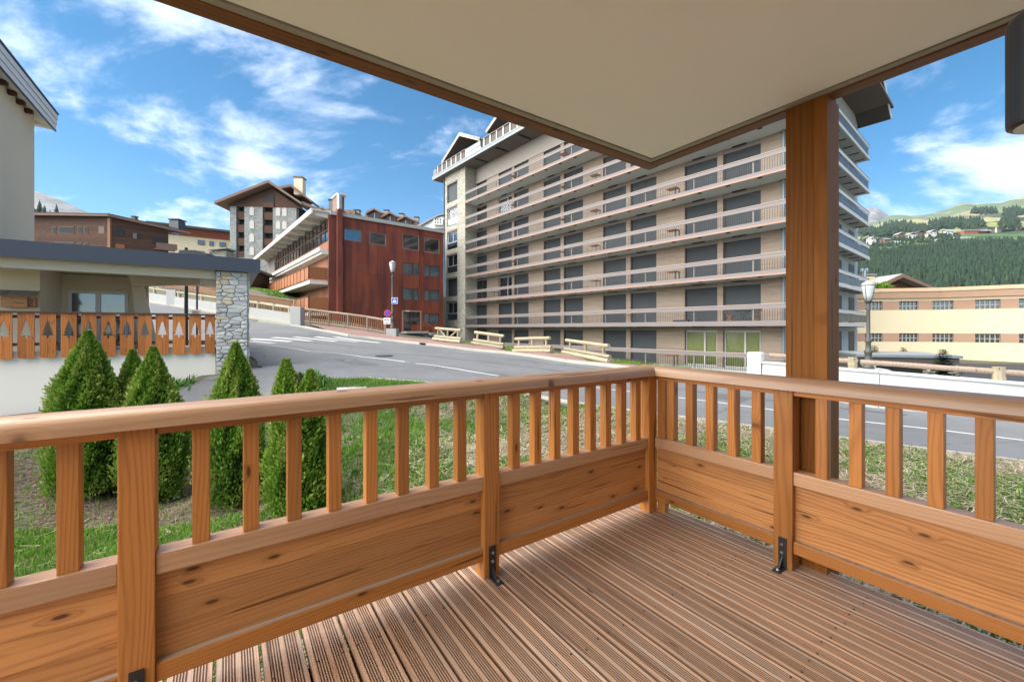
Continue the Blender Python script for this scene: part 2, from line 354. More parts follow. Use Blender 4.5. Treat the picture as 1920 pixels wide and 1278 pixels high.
def mat_asphalt(name, base, lo, patch=(.0, .0, .0)):
    t = NT(name); p = t.wpos()
    n = t.noise(p, .35, 5, .6); n2 = t.noise(p, 2.2, 5, .65); n3 = t.noise(p, 55.0, 3, .7); cr_ = t.vor(p, .45, 'DISTANCE_TO_EDGE')
    wv = t.noise(p, 1.5, 4, .6)
    c = t.mix(t.ramp(n, .3, .7), lo, base); c = t.mix(t.math('MULTIPLY', t.ramp(n2, .45, .8), .35), c, tuple(x * 1.35 for x in base)); c = t.mix(t.math('MULTIPLY', n3, .5), c, tuple(x * .5 for x in lo))
    ck = t.math('MULTIPLY', t.math('LESS_THAN', cr_, .006), t.math('GREATER_THAN', wv, .52)); c = t.mix(t.math('MULTIPLY', ck, .6), c, (.03, .03, .03))
    t.bump(n3, .35, .008); return t.done(c, .8)
M['asphalt'] = mat_asphalt('worn_asphalt', (.165, .17, .178), (.118, .123, .13))
M['patch'] = mat_asphalt('patched_asphalt', (.115, .12, .127), (.09, .094, .10))
M['redasphalt'] = mat_asphalt('red_pavement', (.30, .18, .155), (.23, .135, .12))
M['darkasphalt'] = mat_asphalt('dark_asphalt', (.06, .062, .066), (.04, .042, .045))
def mat_ground():
    t = NT('garden_soil'); p = t.wpos()
    n = t.noise(p, 1.3, 6, .6); n2 = t.noise(p, 12.0, 6, .7); n3 = t.noise(p, 60.0, 4, .7)
    c = t.mix(n2, (.05, .036, .024), (.15, .115, .085)); c = t.mix(t.ramp(n, .45, .58), c, (.045, .085, .02)); c = t.mix(t.math('MULTIPLY', n3, .6), c, (.22, .19, .15))
    t.bump(t.math('ADD', n2, n3), .8, .03); return t.done(c, .95)
M['ground'] = mat_ground()
def mat_blade(name, cols, rough=.6, sub=.0):
    t = NT(name); r = t.attr('rnd', 'Fac'); n = t.noise(t.wpos(), 1.7, 3)
    cr = t.new('ShaderNodeValToRGB'); t.put(cr.inputs[0], r); el = cr.color_ramp.elements
    for i, c in enumerate(cols):
        pos = i / (len(cols) - 1)
        e_ = el[0] if i == 0 else (el[-1] if i == len(cols) - 1 else el.new(pos)); e_.position = pos; e_.color = (*c, 1)
    c = t.mix(t.math('MULTIPLY', n, .4), cr.outputs[0], tuple(x * .75 for x in cols[0]), 'MIX')
    m = t.done(c, rough, 0, .3)
    if sub:
        t.b.inputs['Transmission Weight'].default_value = 0
        tl = t.new('ShaderNodeBsdfTranslucent'); t.put(tl.inputs[0], c); mxs = t.new('ShaderNodeMixShader'); mxs.inputs[0].default_value = sub
        t.t.links.new(t.b.outputs[0], mxs.inputs[1]); t.t.links.new(tl.outputs[0], mxs.inputs[2]); t.t.links.new(mxs.outputs[0], t.n['Material Output'].inputs[0])
    return m
M['grass'] = mat_blade('grass_blades', [(.07, .17, .015), (.11, .27, .022), (.18, .36, .035), (.28, .38, .08)], .5, .35)
M['straw'] = mat_blade('straw', [(.22, .16, .10), (.42, .35, .24), (.60, .53, .40), (.36, .25, .15)], .8)
M['chips'] = mat_blade('bark_chips', [(.09, .05, .035), (.20, .115, .075), (.30, .19, .13), (.16, .14, .13)], .9)
M['weed'] = mat_blade('weed_leaves', [(.06, .15, .02), (.12, .27, .035), (.09, .21, .07), (.22, .33, .06)], .45, .3)
M['thuja'] = mat_blade('thuja_sprays', [(.05, .115, .012), (.11, .23, .022), (.20, .36, .04), (.32, .38, .08)], .55, .25)
M['fir'] = mat_blade('fir_needles', [(.02, .05, .02), (.035, .075, .025), (.06, .11, .035), (.06, .10, .03)], .6, .1)
M['lime'] = mat_blade('lime_leaves', [(.10, .20, .02), (.18, .32, .03), (.28, .42, .05), (.2, .3, .04)], .5, .4)
M['forest'] = mat_blade('forest_needles', [(.007, .018, .013), (.012, .030, .017), (.021, .045, .022), (.036, .065, .026)], .8)
M['gravel'] = mat_blade('gravel', [(.26, .29, .31), (.42, .46, .48), (.60, .62, .62), (.36, .34, .30)], .8)
# ------------------------------------------------------------------ frames of reference
C0 = (1.026, 3.0); U = (.8230, .5680); N_ = (-.5680, .8230); DECK_RZ = math.atan2(U[1], U[0])
def loc2w(x, y): return C0[0] + x * U[0] + y * N_[0], C0[1] + x * U[1] + y * N_[1]
def w2loc(X, Y):
    a, b = X - C0[0], Y - C0[1]; return a * U[0] + b * U[1], a * N_[0] + b * N_[1]
BX_, BY_ = (.635, -.773), (.773, .635); BLD_RZ = math.atan2(-.773, .635)
K0 = (14.5, 21.86)
def bw(x, y, o=K0): return o[0] + x * BX_[0] + y * BY_[0], o[1] + x * BX_[1] + y * BY_[1]

# ------------------------------------------------------------------ terrain
def zroad(X, Y):
    X = min(max(X, -45), 16); Y = min(max(Y, 0), 42)
    t = -X - 8; b = .08 * (math.log1p(math.exp(-abs(t) * 1.2)) / 1.2 + max(t, 0))
    return -.35 - .042 * X + .025 * Y + b
def gp(px, py, dz=0.0):
    "ground point seen in a given direction from the eye height"
    a, b = (px - 960) / F_PX, (py - HOR) / F_PX; lo, hi = .5, 200
    f = lambda Y: EYE - b * Y - zroad(a * Y, Y) - dz
    for _ in range(60):
        m = (lo + hi) / 2
        if f(m) > 0: lo = m
        else: hi = m
    return (a * lo, lo)
CTRL = []
def cp(X, Y, z): CTRL.append((X, Y, z - zroad(X, Y)))
def cl(x, y, z): X, Y = loc2w(x, y); cp(X, Y, z)
near_edge = [gp(*p) for p in [(1920, 871), (1691, 841), (1429, 806), (1303, 789), (1117, 765), (975, 740), (880, 727), (780, 718), (690, 711), (600, 713), (545, 722)]]
for x, y, z in [(.5, -4, -.30), (.4, -2.4, -.30), (.4, -1.2, -.28), (.5, -.2, -.32), (1.2, -2, -.33), (1.5, .3, -.38), (.2, .5, -.42), (-1, .4, -.62), (-2, .5, -.98), (-3, .5, -1.28), (-4.5, .5, -1.45), (-6, .5, -1.5),
                (-1, 2, -.72), (-2.2, 2.2, -1.08), (-3.6, 2.2, -1.34), (-5.2, 3, -1.42), (-1, -2, -.7), (-4, -2, -1.45), (-7, -2, -1.5), (-9, 2, -1.3), (3.2, -1.5, -.36), (2.6, 1, -.38), (.6, 2.4, -.52), (-.3, 4.2, -.42)]: cl(x, y, z)
for X, Y, z in [(-2.74, 5.3, -1.07), (-4.03, 6, -1.23), (-5.6, 6.5, -1.36), (-6.67, 6.5, -1.27), (-6.27, 6.9, -1.37), (-1.0, 7.2, -.62), (-2.4, 8.2, -.60), (-3.9, 8.0, -.95), (.6, 8, -.35), (-5.0, 8.3, -.85)]: cp(X, Y, z)
# foot of the neighbour's wall and the drive
for x, z in [(-10, -.9), (-8, -.75), (-6.7, -.63), (-5, -.37), (-3.9, -.15), (-2.8, .05)]: cl(x, 12.1, z); cl(x, 14, z + .1)
for x, z in [(-6.7, -.95), (-5, -.6), (-3.8, -.3)]: cl(x, 10.2, z)
cl(-2, 11.9, .18); cl(-1.0, 11.5, zroad(*loc2w(-1.0, 11.5)))
for p in near_edge[:10]: cp(*p, zroad(*p)); q = (p[0] + .9, p[1] + 1.2); cp(*q, zroad(*q))
for X, Y in [(2, 14), (-2, 13), (-4, 16), (-1, 18), (3, 12), (5, 10), (8, 8), (9.5, 8), (-7, 15), (-9, 20), (-12, 24), (-5, 22), (-8, 26), (-12, 29), (-18, 30), (-24, 30), (-30, 32), (0, 16), (4, 15), (2, 19), (-2, 23), (-4.5, 26), (7, 11.3), (5.6, 13), (12, 5), (16, 2), (-15, 25), (-20, 26), (-10, 16)]: cp(X, Y, zroad(X, Y))
# bank below the big building, the street behind the parapet, the hill behind
for s, z in [(34, .0), (31, -.02), (25, -.25), (19, -.55), (13, -.9), (8, -1.1), (3, -1.25), (0, -1.3)]: X, Y = bw(-s, -.2); cp(X, Y, z); X, Y = bw(-s, 4); cp(X, Y, z)
for X, Y, z in [(8, 15.5, -1.0), (5, 19.5, -.8), (2.3, 22.5, -.45), (-.5, 26, -.2), (-3.5, 29.5, .05), (-6.5, 34, .2), (10, 11.5, -1.2), (12, 9.5, -1.3), (14, 16, -1.5), (22, 22, -1.6), (24, 30, -1.7), (40, 30, -1.6), (60, 30, -1.8), (30, 15, -1.7), (20, 8, -1.6),
                (-8, 38, .4), (-7.5, 44, .3), (-12, 34, 1.3), (-16, 36, 2.0), (-22, 40, 3.2), (-22, 46, 4.3), (-28, 46, 5.6), (-34, 44, 5.2), (-30, 60, 7.0), (-45, 50, 7), (-55, 88, 12.6), (-45, 86, 12.6), (-35, 90, 10), (-75, 75, 11), (-90, 90, 12), (-20, 90, 9), (0, 80, 4), (30, 70, -1), (80, 60, -2), (150, 100, -2), (150, 300, 5), (0, 250, 12), (-150, 250, 25), (-200, 150, 20), (-100, 30, 6), (-150, 0, 4), (0, -50, -1.5), (50, -30, -2), (-50, -30, -1.5), (-15, 2, -1.3), (-18, 8, -1.0)]: cp(X, Y, z)
_c = np.array(CTRL)
def G(X, Y):
    d2 = (_c[:, 0] - X) ** 2 + (_c[:, 1] - Y) ** 2 + .04
    w_ = d2 ** -1.9; return zroad(X, Y) + float((w_ * _c[:, 2]).sum() / w_.sum())
def axis_steps(segs):
    o = []
    for a, b, s in segs: o += list(np.arange(a, b - 1e-6, s))
    return o + [segs[-1][1]]
xs = axis_steps([(-2500, -500, 500), (-500, -100, 50), (-100, -30, 5), (-30, -9, 1), (-9, 12, .25), (12, 30, 1), (30, 100, 5), (100, 500, 50), (500, 2500, 500)])
ys = axis_steps([(-400, -100, 100), (-100, -10, 10), (-10, 0, 1), (0, 16, .25), (16, 40, .8), (40, 110, 4), (110, 400, 29), (400, 2800, 400)])
V = []; nx, ny = len(xs), len(ys)
for y in ys:
    for x in xs:
        lx, ly = w2loc(x, y); inside = -7 < lx < 2.4 and -4 < ly < 6
        z = G(x, y) + (.045 * mnoise.noise((x * 1.6, y * 1.6, 0)) if inside else 0)
        V.append((x, y, z))
Fq = [(j * nx + i, j * nx + i + 1, (j + 1) * nx + i + 1, (j + 1) * nx + i) for j in range(ny - 1) for i in range(nx - 1)]
g_o = rawmesh('ground', V, Fq, M['ground'], smooth=True); g_o['kind'] = 'structure'

def pip(x, y, poly):
    c = False; n = len(poly)
    for i in range(n):
        x1, y1 = poly[i]; x2, y2 = poly[i - 1]
        if (y1 > y) != (y2 > y) and x < (x2 - x1) * (y - y1) / (y2 - y1) + x1: c = not c
    return c
def densify(poly, step, closed=True):
    o = []; n = len(poly)
    for i in range(n if closed else n - 1):
        a, b = Vector(poly[i]), Vector(poly[(i + 1) % n]); k = max(1, int((b - a).length / step))
        o += [tuple(a.lerp(b, t / k)) for t in range(k)]
    if not closed: o.append(tuple(poly[-1]))
    return o
def drape(name, poly, mat, off, step, parent=None, kind=None, thick=0):
    bd = densify(poly, step); pts = [Vector(p) for p in bd]; n = len(pts)
    mnx, mxx = min(p[0] for p in bd), max(p[0] for p in bd); mny, mxy = min(p[1] for p in bd), max(p[1] for p in bd)
    for x in np.arange(mnx + step / 2, mxx, step):
        for y in np.arange(mny + step / 2, mxy, step):
            if pip(x, y, bd): pts.append(Vector((x, y)))
    vs, es, fs, *_ = delaunay_2d_cdt(pts, [(i, (i + 1) % n) for i in range(n)], [], 1, 1e-4)
    me = bpy.data.meshes.new(name); me.from_pydata([(v[0], v[1], G(v[0], v[1]) + off) for v in vs], [], [tuple(f) for f in fs])
    bm = bmesh.new(); bm.from_mesh(me)
    for f in bm.faces:
        if f.normal.z < 0: f.normal_flip()
    bm.to_mesh(me); bm.free()
    me.polygons.foreach_set('use_smooth', [True] * len(me.polygons)); me.materials.append(mat)
    o = link(name, me, parent)
    if kind: o['kind'] = kind
    return o
def sweep(mb, line, w_, h_, zoff=0.0):
    "rectangular section along a ground polyline"
    for a, b in zip(line[:-1], line[1:]):
        mb.bar((a[0], a[1], G(*a) + zoff + h_ / 2), (b[0], b[1], G(*b) + zoff + h_ / 2), w_, h_)
    return mb

far_kerb = [gp(*p) for p in [(800, 648), (900, 658), (986, 668), (1150, 690)]]
d_ = Vector(far_kerb[-1]) - Vector(far_kerb[-2]); d_.normalize()
kp = Vector((6.78, 11.45)); far_kerb += [tuple(kp), tuple(kp + Vector((.70, -.714)) * 4), tuple(kp + Vector((.70, -.714)) * 16)]
left_kerb = [gp(*p) for p in [(745, 641), (690, 635), (655, 631), (620, 624), (560, 613), (470, 602)]]
left_kerb += [(-28, 33.0), (-42, 36)]
ne = near_edge[0]; near_ext = [(ne[0] + 8, ne[1] - 7.4)]
drive = [loc2w(-3.4, 9.6), loc2w(-4.6, 9.7), loc2w(-6.5, 9.8), loc2w(-9, 9.8), loc2w(-9, 12.0), loc2w(-6, 12.0), loc2w(-3.6, 12.0), loc2w(-1.7, 11.9), loc2w(-1.7, 15)]
road_poly = near_ext + near_edge + drive + [(-14, 17.5), (-24, 22), (-42, 28)] + left_kerb[::-1] + far_kerb
drape('road', road_poly, M['asphalt'], .03, .7, kind='structure')
# pavements
walk_out = [(p[0] + 1.35, p[1] + 1.45) for p in far_kerb[:4]]
fence_line = [(-14.9, 30.2), (-12.9, 30.15), (-11.0, 30.1), (-9.1, 30.0)]
walk_poly = far_kerb[:5] + [(7.3, 11.9)] + walk_out[::-1] + [(-8.4, 30.4)] + fence_line[::-1] + [left_kerb[3], left_kerb[2], left_kerb[1], left_kerb[0]]
drape('pavement', walk_poly, M['redasphalt'], .12, .8, kind='structure')
kerb = empty('kerb', kind='structure')
def kerb_run(line, w_=.16, h_=.15, ln=1.0):
    pts = densify(line, .5, False); acc = [pts[0]]
    for p in pts[1:]:
        acc.append(p)
        if (Vector(acc[0]) - Vector(p)).length >= ln:
            a, b = Vector(acc[0]), Vector(p); g = (b - a).normalized() * .006
            a, b = a + g, b - g
            m = MB(); m.bar((a[0], a[1], G(*a) + h_ / 2 - .01), (b[0], b[1], G(*b) + h_ / 2 - .01), w_, h_ + random.uniform(-.006, .006)); m.build('kerb_stone', M['kerb'], kerb); acc = [p]
kerb_run(far_kerb[:5]); kerb_run([left_kerb[0], far_kerb[0]]); kerb_run(left_kerb[:6])
tag(MB().build('kerb_base', M['kerb'], kerb) if False else kerb, None)
m = sweep(MB(), near_edge[:9], .05, .06, .0); m.build('road_edging', M['kerb'])['kind'] = 'structure'
# painted lines
marks = empty('road_markings', kind='structure')
def strip_line(name, line, w_, off=.036):
    ln = densify(line, .5, False); Vv = []; Ff = []
    for i, p in enumerate(ln):
        a = Vector(ln[max(0, i - 1)]); b = Vector(ln[min(len(ln) - 1, i + 1)]); d = (b - a).normalized(); nn = Vector((-d.y, d.x)) * w_ / 2
        for q in (Vector(p) + nn, Vector(p) - nn): Vv.append((q.x, q.y, G(q.x, q.y) + off))
    for i in range(len(ln) - 1): Ff.append((2 * i, 2 * i + 1, 2 * i + 3, 2 * i + 2))
    return rawmesh(name, Vv, Ff, M['roadpaint'] if 'seam' not in name else M['darkasphalt'], marks)
strip_line('edge_line', [gp(*p) for p in [(480, 645), (560, 654), (640, 664), (760, 678), (860, 694), (935, 706)]], .12)
strip_line('edge_line', [gp(*p) for p in [(990, 712), (1100, 726), (1237, 743), (1340, 756), (1455, 771.9), (1575, 788.7), (1750, 808), (1920, 829)]], .10)
strip_line('tar_seam', [gp(*p) for p in [(690, 662), (800, 668), (900, 678), (1030, 694), (1130, 712), (1400, 748), (1700, 780)]], .05, .034)
strip_line('tar_seam', [gp(*p) for p in [(560, 640), (700, 652), (850, 662), (980, 676), (1180, 702)]], .05, .034)
for a, b in [((470, 637.0), (515, 643.5)), ((470, 631), (545, 640.5)), ((512, 631), (583, 640.5)), ((552, 631.5), (630, 641)), ((592, 631.5), (670, 641)), ((628, 632), (712, 642.5))]:
    strip_line('crossing_stripe', [gp(*a), gp(*b)], .5, .037)
for ln, w2_ in (([gp(578, 624.6), gp(600, 625.6)], .45), ([gp(580, 629.5), gp(602, 629.8)], .35), ([gp(905, 700), gp(960, 708)], .5), ([gp(1060, 705), gp(1120, 714)], .7), ([gp(640, 672), gp(700, 682)], .6), ([gp(1330, 742), gp(1400, 752)], .8)):
    o = strip_line('tar_seam', ln, w2_, .0345); o.name = 'asphalt_patch'; o.data.materials[0] = M['patch']
def round_cover(name, px, py, r, lab):
    X, Y = gp(px, py); o = empty(name, (X, Y, G(X, Y) + .036), 0, lab, 'manhole cover'); MB().tube((0, 0, 0), (0, 0, .012), r, n=24).build('rim', M['castiron'], o); MB().tube((0, 0, .0125), (0, 0, .018), r * .84, n=24).build('lid', M['roofdark'], o)
round_cover('manhole_cover', 720, 668, .33, 'round iron manhole cover in the asphalt left of the white edge line'); 
gx_, gy_ = gp(845, 651.5); o = BX('drain_grate', M['roofdark'], None, -.35, .35, -.12, .12, 0, .05); o.location = (gx_, gy_, G(gx_, gy_) + .02); o.rotation_euler = (0, 0, -.8); tag(o, 'dark drain grate at the foot of the far kerb', 'drain grate')
# light slab with a shaft cover at the tip of the garden
mp_ = gp(660, 722); o = BX('shaft_cover', M['conc'], None, -.32, .32, -.22, .22, 0, .10, .015); o.location = (mp_[0], mp_[1], G(*mp_)); o.rotation_euler = (0, 0, .4)
tag(o, 'pale concrete shaft cover slab lying at the grassy tip of the garden', 'shaft cover')
# lawn beyond the road and grass bank
drape('lawn', [(-20.5, 41), (-27, 44), (-36, 48), (-30, 60), (-24, 54), (-19, 44)], M['weed'] if False else M['ground'], .02, 3.0, kind='structure')

# ------------------------------------------------------------------ balcony: ceiling, deck, wall behind the camera
fr = empty('balcony_ceiling', (C0[0], C0[1], 0), DECK_RZ, kind='structure')
BX('ceiling_panel', M['ceil'], fr, -3.6, .052, -4.6, .052, 2.585, 2.66)
BX('ceiling_slab', M['plaster'], fr, -3.6, .10, -4.6, .10, 2.664, 2.9)
BX('shadow_gap', M['dark'], fr, -3.6, .061, .052, .061, 2.60, 2.66); BX('shadow_gap', M['dark'], fr, .052, .061, -4.6, .052, 2.60, 2.66)
BX('trim_strip', M['trim'], fr, -3.6, .098, .061, .098, 2.578, 2.66); BX('trim_strip', M['trim'], fr, .061, .098, -4.6, .061, 2.578, 2.66)
BX('edge_beam', M['beam'], fr, -3.6, .20, .10, .19, 2.57, 2.92, .006); BX('edge_beam', M['beam'], fr, .10, .19, -4.6, .10, 2.57, 2.92, .006, 'y')
dk = empty('balcony_deck', (C0[0], C0[1], 0), DECK_RZ, kind='structure')
def deck_board(x0, y0, y1):
    w_ = .1432; prof = [(0, -.003), (.0022, 0)]; 
    for st in (.020, .082):
        for k in range(5):
            a = st + k * .0095; prof += [(a, 0), (a + .0006, -.005), (a + .0052, -.005), (a + .0058, 0)]
    prof += [(w_ - .0022, 0), (w_, -.003), (w_, -.027), (0, -.027)]
    m = MB(); m.prism([(x0 + a, b) for a, b in prof], y0, y1, 'y'); return m, [i for i, (p, q) in enumerate(zip(prof, prof[1:])) if p[1] < -.004 and q[1] < -.004 and p[1] > -.02]
nb = 0; xb = .155 - .1455
while xb > -5.0:
    j = random.uniform(-.001, .001); mb_, gi = deck_board(xb, -3.9, .155); o = mb_.build('board', [M['deck'], M['groove']], dk, axis='y'); o.location.z = j; [setattr(f, 'material_index', 1) for f in o.data.polygons if (-.0056 < f.center.z < -.0044 and abs(f.normal.z) > .9) or (abs(f.normal.x) > .5 and f.center.z < -.001) or (.3 < abs(f.normal.x) < .95 and f.center.z > -.002)]; xb -= .1525; nb += 1  # groove floors, groove walls and board sides get the painted shade tone
ms = MB()
for x in np.arange(.155 - .1455, -4.8, -.1525):
    for y in (-3.4, -2.85, -2.3, -1.75, -1.2, -.65, -.10):
        for dx in (.026 + .004, .1455 - .03):
            jx, jy = random.uniform(-.004, .004), random.uniform(-.01, .01)
            ms.tube((x + dx + jx, y + jy, -.004), (x + dx + jx, y + jy, .0012), .0042, n=8)
o = ms.build('screw', M['blackmetal'], dk); o['kind'] = 'stuff'
for y in (-3.5, -2.3, -1.2, -.1): BX('joist', M['beam'], dk, -5, .10, y - .03, y + .03, -.14, -.03)
BX('shade_sheet', M['dark'], dk, -2.3, .09, -3.9, .05, -.17, -.141); BX('foundation_wall', M['conc'], dk, -5, .02, -3.9, -.25, -1.8, -.16)  # dark sheet added under the boards, standing in for shade in the gaps
wl = empty('house_wall', (C0[0], C0[1], 0), DECK_RZ, kind='structure')
BX('wall_right', M['plaster_w'], wl, -1.9, .19, -2.2, -1.905, -1, 2.57); BX('wall_left', M['plaster_w'], wl, -5.4, -3.7, -2.2, -1.905, -1, 2.57)
BX('upper_shade_mass', M['plaster_w'], wl, -4.2, .3, -9, -1.95, 2.93, 5.5); BX('lower_storeys', M['plaster_w'], wl, -5.4, .3, -9, -2.6, -2, 2.92)  # unseen upper mass, added to shade the deck and sized for its shadow
BX('glass_pane', M['glassd'], wl, -3.7, -1.9, -2.3, -2.29, 0, 2.57)

# ------------------------------------------------------------------ railing
def rail_post(par, along, pos, foot=0.0):
    "inner face at 0, 9 cm square"
    if along == 'x': b = MB().box(pos - .048, pos + .048, -.012, .082, foot, .984)
    else: b = MB().box(-.012, .082, pos - .048, pos + .048, foot, .984)
    return b.build('post', M['rail'], par, bevel=.004, axis='z')
def bracket(par, along, pos):
    # L-shaped black steel angle: recess plate on the post, foot plate on the deck, gusset
    def T(a, b, c): return (pos + a, -.014 - b, c) if along == 'x' else (-.014 - b, pos + a, c)
    def bb(mb, a0, a1, b0, b1, z0, z1):
        p, q = T(a0, b0, z0), T(a1, b1, z1); mb.box(p[0], q[0], p[1], q[1], z0, z1)
    m = MB(); bb(m, -.02, .02, -.001, .005, .0, .165); bb(m, -.02, .02, .005, .085, .0, .006)
    pp = [T(-.003, .005, .006), T(-.003, .055, .006), T(-.003, .005, .06), T(.003, .005, .006), T(.003, .055, .006), T(.003, .005, .06)]
    m.add(pp, [(0, 1, 2), (5, 4, 3), (0, 3, 4, 1), (1, 4, 5, 2), (2, 5, 3, 0)])
    o = m.build('bracket', M['blackmetal'], par, bevel=.0008)
    for z in (.085, .13): MB().tube(T(0, .004, z), T(0, .012, z), .0085, .007, 6).build('bolt', M['steel'], o)
    MB().tube(T(0, .062, .005), T(0, .062, .016), .0095, .008, 6).build('bolt', M['steel'], o)
def cap_profile():
    pts = []
    for k in range(13):
        t = math.pi * k / 12; pts.append((-.005 + .035 + .078 * math.cos(t), 1.008 + .044 * math.sin(t) ** .75))
    pts += [(-.052, .985), (.112, .985)]
    return pts
def rails(par, along, a0, a1, posts, balus, bays):
    def lay(mb, l0, l1, c0, c1, z0, z1):
        (mb.box(l0, l1, c0, c1, z0, z1) if along == 'x' else mb.box(c0, c1, l0, l1, z0, z1)); return mb
    ax = along.upper()
    for p in posts: rail_post(par, along, p)
    for b in balus:
        j = random.uniform(-.002, .002)
        lay(MB(), b - .026 + j, b + .026 + j, .008, .062, .538, .955).build('baluster', M['rail'], par, bevel=.003, axis='z')
    for l0, l1 in bays:
        lay(MB(), l0, l1, .0, .07, .952, .984).build('top_rail', M['rail'], par, bevel=.003, axis=ax)
        lay(MB(), l0, l1, -.004, .075, .465, .538).build('mid_rail', M['cap'], par, bevel=.005, axis=ax)
        lay(MB(), l0, l1, -.004, .072, .092, .158).build('bottom_rail', M['rail'], par, bevel=.005, axis=ax)
        lay(MB(), l0 + .001, l1 - .001, .0, .0215, .1582, .1605).build('dusty_ledge', M['log_grey'], par)
        zs = [.155, .262, .368, .468]
        for z0, z1 in zip(zs[:-1], zs[1:]):
            lay(MB(), l0, l1, .022, .048, z0 + .0006, z1 - .0006).build('panel_board', M['panel'], par, bevel=.0012, axis=ax)
left = empty('railing', (C0[0], C0[1], 0), DECK_RZ, 'varnished larch balcony railing running left from the corner, broad rounded handrail', 'railing')
bl = [-3.12 - .1525 * k for k in range(0, 10) if k not in ()]
balL = [-2.966, -2.625, -2.472, -2.318, -2.164, -2.010, -1.859, -1.704, -1.551, -1.211, -1.058, -.907, -.756, -.606, -.459, -.308, -.156] + bl[:8]
rails(left, 'x', -5, 0, [-2.80, -1.385, -4.45], balL, [(-5.2, -4.498), (-4.402, -2.848), (-2.752, -1.433), (-1.337, -.062)])
for p in (-2.80, -1.385): bracket(left, 'x', p)
MB().box(-.062, .030, -.012, .030, 0, .952).box(-.012, .082, .0305, .082, 0, .952).build('corner_post', M['rail'], left, bevel=.003, axis='z') if False else None
BX('corner_post', M['rail'], left, -.062, .026, -.012, .075, 0, .984, .003, 'z')
pf = cap_profile()
MB().prism(pf, -5.2, -.042, 'x').build('handrail', M['cap'], left, bevel=0, axis='x')
right = empty('railing', (C0[0], C0[1], 0), DECK_RZ, 'varnished larch balcony railing running right from the corner, in front of the thick column', 'railing')
balR = [-.132, -.275, -.419, -.562, -.704, -1.024, -1.167, -1.308, -1.450, -1.592]
rails(right, 'y', -1.9, 0, [-.853], [b for b in balR], [(-.805, -.016), (-1.902, -.901)])
bracket(right, 'y', -.853)
BX('corner_post', M['rail'], right, .028, .075, -.075, -.0135, 0, .984, .003, 'z')
mc = MB(); mc.prism(pf, -1.903, .115, 'y'); o = mc.build('handrail', M['cap'], right, axis='y')
# mitred joint block where the two handrails meet
cj = MB().prism(pf, -.040, .036, 'x').build('handrail_end', M['cap'], left, axis='x')
for o_ in (left, right):
    for ch in o_.children:
        if ch.name.startswith('handrail'):
            ch.data.polygons.foreach_set('use_smooth', [True] * len(ch.data.polygons))
            md = ch.modifiers.new('es', 'EDGE_SPLIT'); md.split_angle = R(40)
# column
cl_ = empty('timber_column', (C0[0], C0[1], 0), DECK_RZ, 'thick brown glued timber column standing behind the right railing', 'column')
for i, (a, b) in enumerate([(-1.022, -.962), (-.9615, -.902), (-.9015, -.823)]):
    MB().box(.100, .235, a, b, -.25, 2.585 if i else 2.585).build('laminated_strip', M['column'], cl_, bevel=.0012, axis='z')
MB().prism([(.2355, -1.022), (.2355, -.823), (.27, -.823), (.30, -.85), (.305, -.92), (.30, -1.0), (.27, -1.022)], -.25, 2.568, 'z').build('outer_strip', M['beam'] if False else M['column'], cl_, axis='z', smooth=False)
BX('bottom_ledge', M['conc'], cl_, .08, .34, -1.06, -.78, -.5, -.25, .01)
# wall lamp right of the view
lm = empty('wall_lamp', (C0[0], C0[1], 0), DECK_RZ, 'dark grey cylindrical wall lamp hanging at the right edge', 'lamp')
MB().lathe([(.046, 0), (.052, .004), (.053, .012), (.053, .20), (.050, .207), (.0, .207)], 32, (-1.28, -1.82, 1.705)).build('lamp_body', M['blackmetal'], lm, smooth=False)
MB().lathe([(.0, 0), (.043, .0), (.043, .004), (0, .004)], 24, (-1.28, -1.82, 1.7035)).build('lens', M['lampglass'], lm)
BX('wall_plate', M['blackmetal'], lm, -1.32, -1.24, -1.905, -1.86, 1.76, 1.86, .004)
